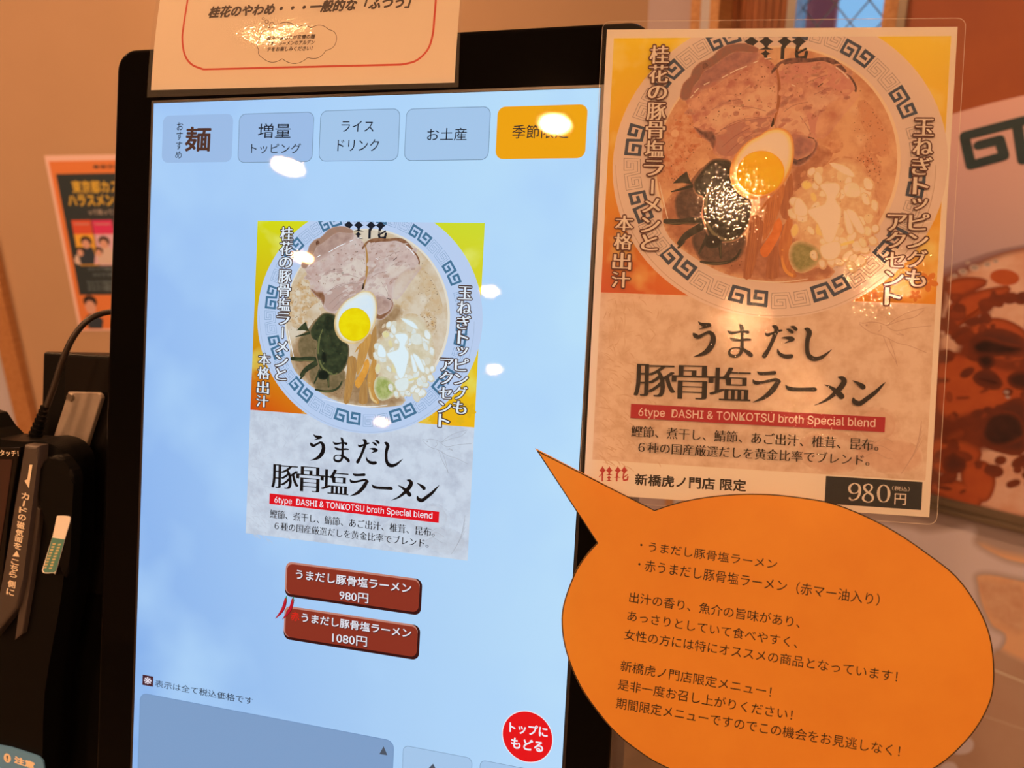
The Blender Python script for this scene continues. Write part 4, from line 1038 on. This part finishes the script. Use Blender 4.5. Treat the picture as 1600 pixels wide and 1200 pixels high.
A.build('sticker_print', ws, lambda k_: m_cream if k_ == 'c' else mat('caution_mark', (.09, .12, .14), .5), z=.0022)
# cable with its ribbed strain relief, curving from behind the kiosk into the reader
def dp3(px_, py_, z): q = dev.at(px_, py_, z); return (q.x, q.y, z)
cb = tube('cable', [dp3(215, 486, -.06), dp3(168, 488, -.045), dp3(138, 500, -.035), dp3(115, 526, -.03), dp3(99, 560, -.028), dp3(84, 605, -.026), dp3(71, 640, -.024), dp3(60, 665, -.022)], [.0024] * 8, mat('cable_black', (.03, .022, .018), .34), rd)
bm = bmesh.new(); nrib = 8
P0, P1 = Vector(dp3(71, 634, -.024)), Vector(dp3(52, 690, -.022)); ax = (P1 - P0).normalized()
rot = Vector((0, 0, 1)).rotation_difference(ax).to_matrix().to_4x4()
for i in range(nrib):
    t = (i + .5) / nrib; r_ = .0034 + .0026 * t
    bmesh.ops.create_cone(bm, cap_ends=True, segments=20, radius1=r_, radius2=r_ * .86, depth=(P1 - P0).length / nrib * .72, matrix=Matrix.Translation(P0.lerp(P1, t)) @ rot)
bmesh.ops.create_cone(bm, cap_ends=True, segments=16, radius1=.0024, radius2=.0042, depth=(P1 - P0).length, matrix=Matrix.Translation(P0.lerp(P1, .5)) @ rot)
bm_obj('strain_relief', bm, m_rd, rd)
# arm that carries the reader, running back to the housing on the kiosk's side
q = dev.at(60, 1000)
e1 = dev.mat().inverted() @ (scr.mat() @ Vector((scr.at(85, 900, zb).x, scr.at(85, 900, zb).y, zb + .0065)))
tube('support_arm', [(e1.x, e1.y, -.029), tuple(e1)], [.012, .012], m_body, rd)

# ------------------------------------------------------------------ laminated ramen sheet
film = film_mat('laminate_wavy', wave=(26, .012), fine=(430, .075), rough=.032, tint=(.99, .99, .985), refl=.75, haze=.02)
ps = empty('menu_poster', pos, 'laminated ramen poster with orange ground and a 980 yen price, beside the kiosk screen', 'poster')
PW, PH = .21 * PS, .297 * PS
def sheet(name, pts, m, parent, z): A = Art(pos, None); A.add('p', pts, [tuple(range(len(pts)))]); return A.build(name, parent, lambda k_: m, z=z)
sheet('paper_sheet', [(0, -PH), (PW, -PH), (PW, 0), (0, 0)], pmat('paper'), ps, 0)
PP['washi_ground'].build('washi_ground', ps, pmat); PP['colour_ground'].build('colour_ground', ps, pmat)
bowl = PP['bowl'].build('bowl_picture', ps, pmat)
for k_ in ('broth', 'pork_slice', 'pork_slice.001', 'seaweed', 'bamboo_shoots', 'chopped_onion', 'egg_half', 'emblem'):
    PP[k_].build(k_.split('.')[0], bowl, pmat)
for k_ in ('slogan_lettering', 'title_lettering', 'red_banner', 'description_lettering'): PP[k_].build(k_, ps, pmat)
A = Art(pos, PAL); A.lv = 2; A.text('ink', '新橋虎ノ門店 限定', (993, 740), (1165, 768), 18, .026); star_logo(A, 'redlogo', 935, 728, 46, 24); A.build('shop_lettering', ps, pmat)
A = Art(pos, PAL); A.lv = 2; a, b = pos.at(1290.6, 743.6), pos.at(1439, 797); A.poly('price', [(a.x, b.y), (b.x, b.y), (b.x, a.y), (a.x, a.y)]); A.lv = 4
cP = lambda q: crop(1180, 640, 5.714, q)
for q in ([(1145, 672, 9), (1112, 692, 20), (1098, 748, 30), (1112, 806, 20), (1145, 824, 9), (1180, 806, 20), (1194, 748, 30), (1180, 692, 20), (1145, 672, 9)],
          [(1010, 664, 9), (978, 678, 22), (974, 704, 26), (1000, 734, 22), (1040, 762, 24), (1050, 790, 24), (1040, 814, 16), (1008, 826, 9), (972, 812, 18), (962, 788, 24), (978, 758, 16), (1020, 730, 12), (1040, 702, 20), (1036, 678, 18), (1010, 664, 9)],
          [(885, 656, 9), (850, 678, 22), (840, 708, 26), (852, 736, 22), (880, 748, 9), (912, 738, 12), (932, 706, 26), (922, 674, 20), (885, 656, 9)], [(934, 700, 26), (932, 745, 26), (914, 786, 20), (880, 806, 12), (852, 804, 16), (843, 790, 22)]): A.stroke('word', cP(q), wk=.82)
A.text('word', '円', (1398, 771), (1415, 789), 17, .004); A.text('word', '（税込）', (1394, 759), (1421, 768), 7, 0)
A.build('price_label', ps, pmat)
fm = rrect(-.0030, PW + .0036, -PH - .0040, .0042, .005)
sheet('laminate_film', fm, film, ps, .0022)
mr_edge = Art(pos, None)
m_fe = mat('laminate_edge', (.62, .58, .56), .15)
for i in range(len(fm)):
    p, q = fm[i], fm[(i + 1) % len(fm)]; dv = Vector((q[0] - p[0], q[1] - p[1]))
    if dv.length < 1e-6: continue
    nv = Vector((-dv.y, dv.x)).normalized() * .00025
    mr_edge.add('e', [(p[0], p[1]), (q[0], q[1]), (q[0] + nv.x, q[1] + nv.y), (p[0] + nv.x, p[1] + nv.y)], [(0, 1, 2, 3)])
mr_edge.build('film_edge', ps, lambda k_: m_fe, z=.0023)

# ------------------------------------------------------------------ orange speech bubble sign
sb = empty('speech_bubble_sign', bub, 'orange speech bubble sign with black handwritten style lines, pointing at the screen', 'sign')
arc = [(1022, 797), (1060, 785), (1100, 777), (1150, 772), (1200, 772), (1250, 777), (1300, 786), (1350, 805), (1400, 831), (1450, 865), (1494, 900), (1525, 942), (1545, 985), (1553, 1030), (1552, 1080), (1537, 1120), (1510, 1158), (1466, 1197), (1400, 1228), (1310, 1246), (1220, 1247), (1130, 1233), (1040, 1199), (995, 1172), (955, 1138), (912, 1082), (888, 1030), (878, 985), (880, 945), (897, 897), (915, 868), (933, 848)]
out = spline(arc, 4, False) + [(836, 700)]
A = Art(bub, None); bx = [tuple(bub.at(*p)) for p in out]
cx = sum(p[0] for p in bx) / len(bx); cy = sum(p[1] for p in bx) / len(bx)
m_or = mat('orange_paper', alb((230, 121, 32)), .45, noise=(alb((222, 112, 29)), 14, .3, .7), coat=.0)
t_ = m_or.node_tree; b_ = t_.nodes['Principled BSDF']; tl_ = t_.nodes.new('ShaderNodeBsdfTranslucent'); tl_.inputs[0].default_value = (.85, .32, .02, 1)
ms_ = t_.nodes.new('ShaderNodeMixShader'); ms_.inputs[0].default_value = .16
t_.links.new(b_.outputs[0], ms_.inputs[1]); t_.links.new(tl_.outputs[0], ms_.inputs[2]); t_.links.new(ms_.outputs[0], t_.nodes['Material Output'].inputs[0])
A.poly('p', bx); sheet_o = A.build('bubble_sheet', sb, lambda k_: m_or)
m_ink = mat('black_ink', (.012, .009, .008), .5)
A = Art(bub, None); A.px = bub.depth_px(1200, 1000) / F; A.lv = 2
cpx = (1200, 1000)
ins = [(p[0] + (cpx[0] - p[0]) * .0035, p[1] + (cpx[1] - p[1]) * .0035) for p in out]
ins[-1] = (840, 705)
A.line('k', ins, 1.7, close=True); A.build('outline', sb, lambda k_: m_ink)
A = Art(bub, None); A.px = bub.depth_px(1200, 1000) / F; A.lv = 2
for s_, TL, BR, h in (('うまだし豚骨塩ラーメン', (1015, 846), (1213, 890), 16), ('赤うまだし豚骨塩ラーメン（赤マー油入り）', (1009, 874), (1373, 947), 19),
                      ('出汁の香り、魚介の旨味があり、', (985, 924), (1249, 982), 17.5), ('あっさりとしていて食べやすく、', (982, 953), (1245, 1013), 17), ('女性の方には特にオススメの商品となっています！', (977, 982), (1401, 1066), 17.5),
                      ('新橋虎ノ門店限定メニュー！', (971, 1031), (1204, 1090), 17.5), ('是非一度お召し上がりください！', (967, 1060), (1237, 1126), 17.5), ('期間限定メニューですのでこの機会をお見逃しなく！', (964, 1089), (1405, 1183), 18)):
    A.text('k', s_, TL, BR, h, .004, lean=.14)
A.ell('k', (1002, 851.5), 1.9, 1.9, n=12); A.ell('k', (999, 881.5), 1.9, 1.9, n=12)
A.build('message_lettering', sb, lambda k_: m_ink)

# ------------------------------------------------------------------ laminated notice over the top of the kiosk
nb = empty('laminated_notice', scr, 'cream laminated notice with a red rounded border, hanging over the top edge of the kiosk', 'notice')
NP = {'paper': alb((236, 172, 122)), 'red': alb((206, 44, 22)), 'ink': alb((44, 20, 18))}
nmat = lambda k_: mat('notice_' + k_, NP[k_], .5)
def grid_sheet(name, q, n, m, z):
    """bent sheet: quad of plane points TL, TR, BR, BL split in rows"""
    TL, TR, BR, BL = [Vector(p) for p in q]; A = Art(note, None); vs = []; fs = []
    for j in range(n + 1):
        t = j / n; a_, b_ = TL.lerp(BL, t), TR.lerp(BR, t)
        for i in range(9): vs.append(tuple(a_.lerp(b_, i / 8)))
    for j in range(n):
        for i in range(8): fs.append((j * 9 + i, (j + 1) * 9 + i, (j + 1) * 9 + i + 1, j * 9 + i + 1))
    A.add('p', vs, fs); o = A.build(name, nb, lambda k_: m, z=z, bend=notice_bend)
    for p in o.data.polygons: p.use_smooth = True
    return o
na, nbp, nc, nd = note.at(250, 0), note.at(719, 0), note.at(710, 129), note.at(236, 141)
exL = (na - nd) * .55; exR = (nbp - nc) * .55
grid_sheet('paper_sheet', (na + exL, nbp + exR, nc, nd), 24, nmat('paper'), 0)
A = Art(note, None); A.px = note.depth_px(480, 80) / F; A.lv = 2
A.stroke('red', [(x, y, 3.2) for x, y in ((302, -60), (293, 2), (287, 40), (285, 62), (289, 86), (300, 101), (318, 108.5))], sub=8)
A.stroke('red', [(318 + (627 - 318) * i / 16, 108.5 + (101 - 108.5) * i / 16, 3.2) for i in range(17)], sub=1)
A.stroke('red', [(x, y, 3.2) for x, y in ((627, 101), (650, 95), (668, 78), (676, 55), (679, 25), (681, 0), (684, -50))], sub=8)
A.build('red_border', nb, nmat, bend=notice_bend)
A = Art(note, None); A.px = note.depth_px(480, 80) / F; A.lv = 3
A.text('ink', '桂花のやわめ･･･一般的な「ふつう」'.replace('･･･', '・・・'), (328, 10), (641, 12), 19, .045, slant=.2)
for s_, TL, BR in (('独特の歯応えが自慢の麺', (417, 56), (492, 60.5)), ('です。ラーメンのアルデン', (417, 64.5), (491.5, 69.5)), ('テをお楽しみください！', (418, 73.5), (488, 79))):
    A.text('ink', s_, TL, BR, 7.2, .03, slant=.15)
A.build('notice_lettering', nb, nmat, bend=notice_bend)
A = Art(note, None); A.px = note.depth_px(480, 80) / F; A.lv = 2
nodes = crop(230, 0, 5, [(875, 315), (990, 212), (1180, 217), (1280, 220), (1420, 233), (1480, 296), (1395, 395), (1255, 450), (1055, 460), (895, 447), (872, 388)])
cxx, cyy = 230 + 1160 / 5, 340 / 5
for i in range(len(nodes)):
    p, q = Vector(nodes[i]), Vector(nodes[(i + 1) % len(nodes)]); mpt = (p + q) / 2; dv = q - p
    nv = Vector((dv.y, -dv.x)).normalized()
    if nv.dot(mpt - Vector((cxx, cyy))) < 0: nv = -nv
    c = mpt + nv * dv.length * .42
    A.line('ink', [tuple(p * (1 - t) ** 2 + c * 2 * t * (1 - t) + q * t * t) for t in (k_ / 8 for k_ in range(9))], .9)
for x, y, r in ((907, 146, 8), (934, 170, 14), (975, 197, 20)):
    A.line('ink', [(230 + (x + r * math.cos(t)) / 5, (y + r * math.sin(t)) / 5) for t in (k_ * math.pi / 8 for k_ in range(17))], .8)
A.build('thought_cloud', nb, nmat, bend=notice_bend)
film2 = film_mat('laminate_soft', wave=(16, .03), fine=(300, .05), rough=.06, tint=(.98, .97, .96), refl=.5, haze=.07)
fa, fb, fc, fd = note.at(246, 0), note.at(721, 0), note.at(717, 137), note.at(231, 153)
grid_sheet('laminate_film', (fa + exL, fb + exR, fc, fd), 24, film2, .001)

# ------------------------------------------------------------------ poster on the back wall, left of the kiosk
wp = empty('wall_poster', Frame(bw.O + bw.Z * .002, bw.X, bw.Y), 'orange bordered wall poster with dark panel and small photos, hung behind the card reader', 'poster')
wf = Frame(bw.O + bw.Z * .002, bw.X, bw.Y)
WP = {'white': (226, 152, 120), 'orange': (214, 100, 46), 'dark': (38, 40, 38), 'gold': (206, 138, 44), 'pale': (178, 132, 104), 'red': (206, 66, 40), 'amber': (226, 140, 44), 'pink': (206, 40, 70), 'skin': (208, 128, 96), 'hair': (40, 26, 24), 'suit': (44, 44, 46), 'shirt': (208, 150, 120), 'rose': (214, 140, 130), 'grey': (112, 104, 92)}
wmat = lambda k_: mat('wallposter_' + k_, alb(WP[k_], (.92, .48, .26)), .55)
def wart(lv):
    A = Art(wf, None); A.px = wf.depth_px(120, 380) / F; A.lv = lv; return A
LV0 = LV; LV = 2e-4
a = wf.at(69, 243); PWt, PHt = .30, wf.at(69, 243).y - wf.at(126, 517).y
A = wart(0); A.add('white', [(a.x, a.y - PHt), (a.x + PWt, a.y - PHt), (a.x + PWt, a.y), (a.x, a.y)], [(0, 1, 2, 3)]); A.build('paper_sheet', wp, wmat)
o1 = wf.at(76, 252); ob = wf.at(140, 514)
A = wart(1); A.poly('orange', [(o1.x, ob.y), (a.x + PWt - .012, ob.y), (a.x + PWt - .012, o1.y), (o1.x, o1.y)]); A.build('orange_ground', wp, wmat)
k1 = wf.at(87.5, 272); kb = wf.at(127, 461)
A = wart(2); A.poly('dark', [(k1.x, kb.y), (a.x + PWt - .03, kb.y), (a.x + PWt - .03, k1.y), (k1.x, k1.y)]); A.build('dark_panel', wp, wmat)
A = wart(3)
A.put('gold', '東京都カスハラ', wf.at(113, 292), wf.at(215, 291), 18 * A.px, .03); A.put('gold', 'ハラスメント防止', wf.at(107, 313), wf.at(222, 312), 18 * A.px, .04)
A.build('title_lettering', wp, wmat); A = wart(3); A.put('pale', 'って知ってますか', wf.at(138, 331.5), wf.at(200, 331), 8 * A.px, .02)
A.build('subtitle_lettering', wp, wmat); A = wart(3); A.put('dark', '●東京都', wf.at(146, 260.5), wf.at(190, 260), 5 * A.px, .02)
A.build('office_lettering', wp, wmat); A = wart(3)
for y, x0_ in ((420, 138), (429, 146), (441, 136), (447, 138), (452, 138)):
    A.put('grey', 'ひとりで悩まず相談', wf.at(x0_, y), wf.at(x0_ + 60, y), 4.5 * A.px, .02)
A.build('small_lettering', wp, wmat)
def photo_panel(px0, px1, cols, heads):
    A = wart(3); y0_, y1_ = 344, 415
    p, q, r = wf.at(px0, y0_), wf.at(px1, y0_), wf.at(px0 + 15, y1_)
    A.poly(cols[0], [(p.x, r.y), (q.x, r.y), (q.x, p.y), (p.x, p.y)]); A.lv = 4
    ym = wf.at(px0, 366).y; A.poly(cols[1], [(p.x, ym), (q.x, ym), (q.x, p.y), (p.x, p.y)])
    A.lv = 5; A.line('pale', [(px0 + 5, 350), (px1 - 3, 350)], 1.2)
    for hx, hy, r_, body in heads:
        A.lv = 6; A.ppx(body, [(hx - r_ * 1.1, hy + r_ * .7), (hx + r_ * 1.1, hy + r_ * .7), (hx + r_ * 1.7, hy + r_ * 2.0), (hx + r_ * 1.5, 413), (hx - r_ * .9, 413), (hx - r_ * 1.5, hy + r_ * 2)])
        A.lv = 7; A.ell('hair', (hx, hy - r_ * .35), r_ * 1.05, r_ * .95, n=20); A.lv = 8; A.ell('skin', (hx, hy + r_ * .15), r_ * .72, r_ * .82, n=20)
    A.build('photo_panel', wp, wmat)
photo_panel(111.5, 142, ('amber', 'red'), [(126, 394, 6.5, 'shirt'), (135, 380, 8.5, 'suit')])
photo_panel(143.5, 175, ('rose', 'pink'), [(155, 394, 6.5, 'rose'), (163, 380, 8.5, 'shirt')])
A = wart(3)
A.ppx('suit', [(132, 500), (138, 492), (150, 490), (162, 500), (160, 513), (140, 513)])
A.lv = 4; A.ell('hair', (141, 471), 11, 10, n=24); A.lv = 5; A.ell('skin', (142, 480), 8.5, 11, n=24); A.build('portrait', wp, wmat)
LV = LV0

# ------------------------------------------------------------------ big framed picture on the right wall and the sheet under it
LV = 3e-4
fp = empty('framed_picture', Frame(rw.O + rw.Z * .0, rw.X, rw.Y), 'large framed photo of a ramen bowl with dark key pattern, behind the laminated poster', 'picture')
rf = Frame(rw.O + rw.Z * .014, rw.X, rw.Y)
RP = {'brown': ((142, 56, 30), (154, 64, 30), 5), 'rim': ((208, 136, 116), (196, 128, 112), 5), 'shade': ((150, 106, 102), None, 0), 'shade2': ((174, 122, 110), None, 0), 'key': ((42, 50, 48), (34, 40, 40), 30), 'soup': ((100, 38, 24), (122, 46, 26), 16), 'orange': ((156, 58, 30), (170, 68, 32), 22), 'pink': ((206, 140, 112), (192, 116, 86), 18),
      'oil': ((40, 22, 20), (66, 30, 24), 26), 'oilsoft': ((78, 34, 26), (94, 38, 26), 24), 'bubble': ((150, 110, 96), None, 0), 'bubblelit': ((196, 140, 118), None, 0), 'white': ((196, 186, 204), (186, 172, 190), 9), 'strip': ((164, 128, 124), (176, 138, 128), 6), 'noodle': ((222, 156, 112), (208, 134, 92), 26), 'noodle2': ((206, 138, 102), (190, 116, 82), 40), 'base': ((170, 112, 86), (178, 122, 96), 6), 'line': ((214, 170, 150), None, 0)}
LR = (.80, .43, .27)
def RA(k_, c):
    return {'white': (.74, .75, 1.0), 'strip': (.46, .42, .50), 'noodle': (.85, .60, .44)}.get(k_) or alb(c, LR)  # foam white tinted bluish in its albedo, standing in for cool daylight
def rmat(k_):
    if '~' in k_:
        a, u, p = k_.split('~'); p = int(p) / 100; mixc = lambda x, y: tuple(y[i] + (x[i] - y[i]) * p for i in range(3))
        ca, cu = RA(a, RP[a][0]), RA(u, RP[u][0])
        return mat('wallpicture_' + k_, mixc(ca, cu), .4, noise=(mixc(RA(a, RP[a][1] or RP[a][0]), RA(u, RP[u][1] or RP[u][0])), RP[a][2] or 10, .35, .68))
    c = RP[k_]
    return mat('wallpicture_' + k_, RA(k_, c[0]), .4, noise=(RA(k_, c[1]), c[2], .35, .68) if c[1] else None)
rf2 = None
def rart(lv):
    A = Art(rf, None); A.px = rf.depth_px(1530, 500) / F; A.lv = lv; A.clips = [(1, 0, xR)] + ([(0, -1, -rail_t)] if rf is not rf2 else []); return A
xL = rf.at(1418, 20).x; xR = rf.at(1690, 1100).x
yTop = 2.3; rail_t = rf.at(1461, 773).y; rail_b = rf.at(1458, 797).y
A = rart(0); A.add('brown', [(xL, rail_t), (xR, rail_t), (xR, yTop), (xL, yTop)], [(0, 1, 2, 3)]); A.build('picture_ground', fp, rmat, z=.014)
# bowl drawn on the picture as a big ellipse, extended past the frame edge
A = rart(1); A.ppx('rimblend', [(1400, 206), (1440, 193), (1501, 174.5), (1550, 161), (1596, 150), (1680, 136), (1800, 130), (2050, 150), (2050, 1100), (1600, 850), (1461, 820), (1400, 800)])
qa, qb = rf.at(1440, 440), rf.at(1640, 150)
bilinear('rimblend', qa.x, qb.x, qa.y, qb.y, alb((208, 134, 116), LR), alb((214, 140, 120), LR), alb((150, 108, 108), LR), alb((164, 118, 110), LR), False)
bowl2 = A.build('bowl_rim', fp, lambda k_: _mats[k_], z=.014)
A = rart(5); A.stroke('key', [(x, y, 13.5) for x, y in ((1700, 173), (1596, 189.5), (1507, 212.5), (1517, 258), (1569, 243.5), (1562, 218.5), (1529, 227))], sharp=True)
A.stroke('key', [(1589, 192, 13), (1598, 250, 13), (1655, 240, 13), (1648, 205, 12)], sharp=True); A.build('key_pattern', fp, rmat, z=.014)
A = rart(6); A.under = 'shade'
A.ppx('soup', [(1380, 460), (1440, 440), (1500, 418), (1545, 402), (1600, 390), (1700, 378), (1800, 376), (2050, 420), (2050, 1100), (1600, 850), (1461, 820), (1380, 800)], 2, 8); A.lv = 7; A.under = 'soup'
for q in ([(1484, 436), (1500, 434), (1545, 408), (1600, 392), (1700, 380), (1700, 420), (1600, 470), (1560, 470), (1520, 500), (1490, 520), (1470, 520), (1480, 470)], [(1570, 450), (1600, 440), (1600, 520), (1545, 505)], [(1460, 720), (1500, 735), (1520, 710), (1560, 700), (1620, 708), (1660, 800), (1600, 806), (1545, 792), (1500, 770)], [(1470, 530), (1490, 520), (1500, 540), (1480, 560)]): A.ppx('pink', q, 4, 5)
A.lv = 8
for q in ([(1482, 445), (1510, 436), (1540, 440), (1520, 452), (1490, 462)], [(1486, 480), (1520, 460), (1570, 450), (1572, 456), (1540, 480), (1520, 495), (1500, 505), (1480, 520)], [(1520, 510), (1560, 500), (1600, 520), (1600, 560), (1540, 552)], [(1470, 560), (1500, 555), (1560, 575), (1600, 590), (1600, 640), (1540, 640), (1480, 650), (1466, 620)], [(1460, 690), (1500, 690), (1530, 705), (1520, 725), (1490, 735), (1460, 730)], [(1505, 740), (1520, 722), (1545, 728), (1552, 755), (1540, 780), (1515, 770)], [(1456, 762), (1490, 752), (1530, 770), (1520, 790)]): A.ppx('orange', q, 4, 4)
A.ell('orange', (1570, 433), 19, 12, -.1, n=28)
A.lv = 9
for q in ([(1520, 535), (1540, 520), (1570, 520), (1600, 535), (1600, 552), (1560, 550), (1525, 552)], [(1525, 590), (1545, 582), (1562, 600), (1545, 602)], [(1540, 655), (1570, 635), (1600, 630), (1600, 700), (1560, 700), (1535, 685)], [(1478, 722), (1490, 712), (1504, 722), (1500, 732), (1482, 732)]): A.ppx('oilsoft', q, 4, 6)
A.lv = 10
for q in ([(1522, 540), (1540, 530), (1570, 538), (1598, 545), (1570, 552), (1530, 550)], [(1530, 560), (1545, 555), (1552, 566), (1540, 574)], [(1578, 590), (1600, 582), (1640, 590), (1640, 606), (1590, 604)], [(1537, 680), (1545, 655), (1565, 645), (1590, 652), (1598, 680), (1560, 694)]): A.ppx('oil', q, 4, 4)
rnd = random.Random(8)
for _ in range(90):
    x, y = rnd.uniform(1465, 1640), rnd.uniform(445, 780); A.lv = 8.5
    A.blot(rnd.choice(('soup', 'soup', 'orange', 'oilsoft', 'soup')), (x, y), rnd.uniform(3, 16), rnd.uniform(2, 9), rnd.uniform(-.6, .3), 4, .45)
A.lv = 12
for x, y, r in ((1505, 424, 6), (1523, 418, 6.5), (1543, 413, 5), (1556, 408, 4), (1492, 430, 4), (1513, 410, 3), (1573, 612, 3.5), (1575, 620, 3)):
    A.ell('bubblelit', (x, y), r, r * .75, n=16); A.lv = 12; A.ell('bubble', (x, y - .4), r * .78, r * .55, n=16); A.lv = 11
A.build('broth', fp, rmat, z=.014)
m_railm = mat('frame_metal', (.30, .27, .24), .3, .75)
bm = bmesh.new(); e = (rail_t - rail_b)
for z0_, z1_, t0, t1 in ((0, .018, .0, 1.0), (.018, .026, .12, .42), (.018, .022, .55, .95)):
    bm_box(bm, xL, xR, rail_b + e * t0, rail_b + e * t1, z0_, z1_)
bmesh.ops.bevel(bm, geom=bm.edges[:], offset=.0015, segments=2, affect='EDGES')
bm_obj('frame', bm, m_railm, fp)
bm = bmesh.new(); bm_box(bm, xL - .014, xL, rail_b, yTop + .014, 0, .024); bm_box(bm, xL, xR, yTop, yTop + .014, 0, .024); bm_box(bm, xR, xR + .014, rail_b, yTop + .014, 0, .024)
bm_obj('frame', bm, m_railm, fp)
rf2 = Frame(rw.O + rw.Z * .004, rw.X, rw.Y); rf = rf2
np_ = empty('noodle_photo_sheet', Frame(rw.O, rw.X, rw.Y), 'wall sheet with a close photo of pale noodles and foam, under the framed ramen picture', 'poster')
yb1 = rf.at(1500, 1215).y - .15
A = rart(0); yt = rf.at(1465, 793).y - .006; xl2 = rx(1100, 900); A.add('strip', [(xl2, yb1), (xR, yb1), (xR, yt), (xl2, yt)], [(0, 1, 2, 3)]); A.build('sheet', np_, rmat, z=.004)
A = rart(1); A.under = 'strip'
A.ppx('noodle', [(1520, 850), (1560, 862), (1600, 870), (1820, 910), (1820, 1070), (1640, 1045), (1597, 1032), (1560, 1012), (1547, 985), (1525, 935), (1520, 900)], 2, 6)
A.ppx('base', [(1300, 1010), (1480, 1010), (1560, 1012), (1597, 1032), (1640, 1045), (1820, 1070), (1820, 1300), (1300, 1300)]); A.lv = 2
A.under = 'noodle'; A.ppx('noodle2', [(1526, 905), (1560, 908), (1600, 915), (1600, 985), (1560, 975), (1540, 950)], 3, 8)
A.build('noodle_print', np_, rmat, z=.004)
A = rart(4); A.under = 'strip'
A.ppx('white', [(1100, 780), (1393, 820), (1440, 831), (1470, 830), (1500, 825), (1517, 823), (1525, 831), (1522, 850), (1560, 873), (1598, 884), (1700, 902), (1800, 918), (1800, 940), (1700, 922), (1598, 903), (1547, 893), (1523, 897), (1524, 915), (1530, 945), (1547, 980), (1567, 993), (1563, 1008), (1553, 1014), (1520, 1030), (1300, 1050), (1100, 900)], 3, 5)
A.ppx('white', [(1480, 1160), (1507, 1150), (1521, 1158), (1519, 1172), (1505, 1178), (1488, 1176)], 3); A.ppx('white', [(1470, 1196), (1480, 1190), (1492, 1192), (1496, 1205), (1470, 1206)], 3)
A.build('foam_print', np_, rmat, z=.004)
for q, w in (([(1500, 1024), (1555, 1047), (1600, 1065), (1672, 1093)], 3), ([(1500, 1106), (1538, 1118), (1600, 1139), (1672, 1165)], 1.0)):
    A = rart(5); A.line('line', q, w); A.build('line_print', np_, rmat, z=.004)
LV = LV0
bpy.context.view_layer.update()
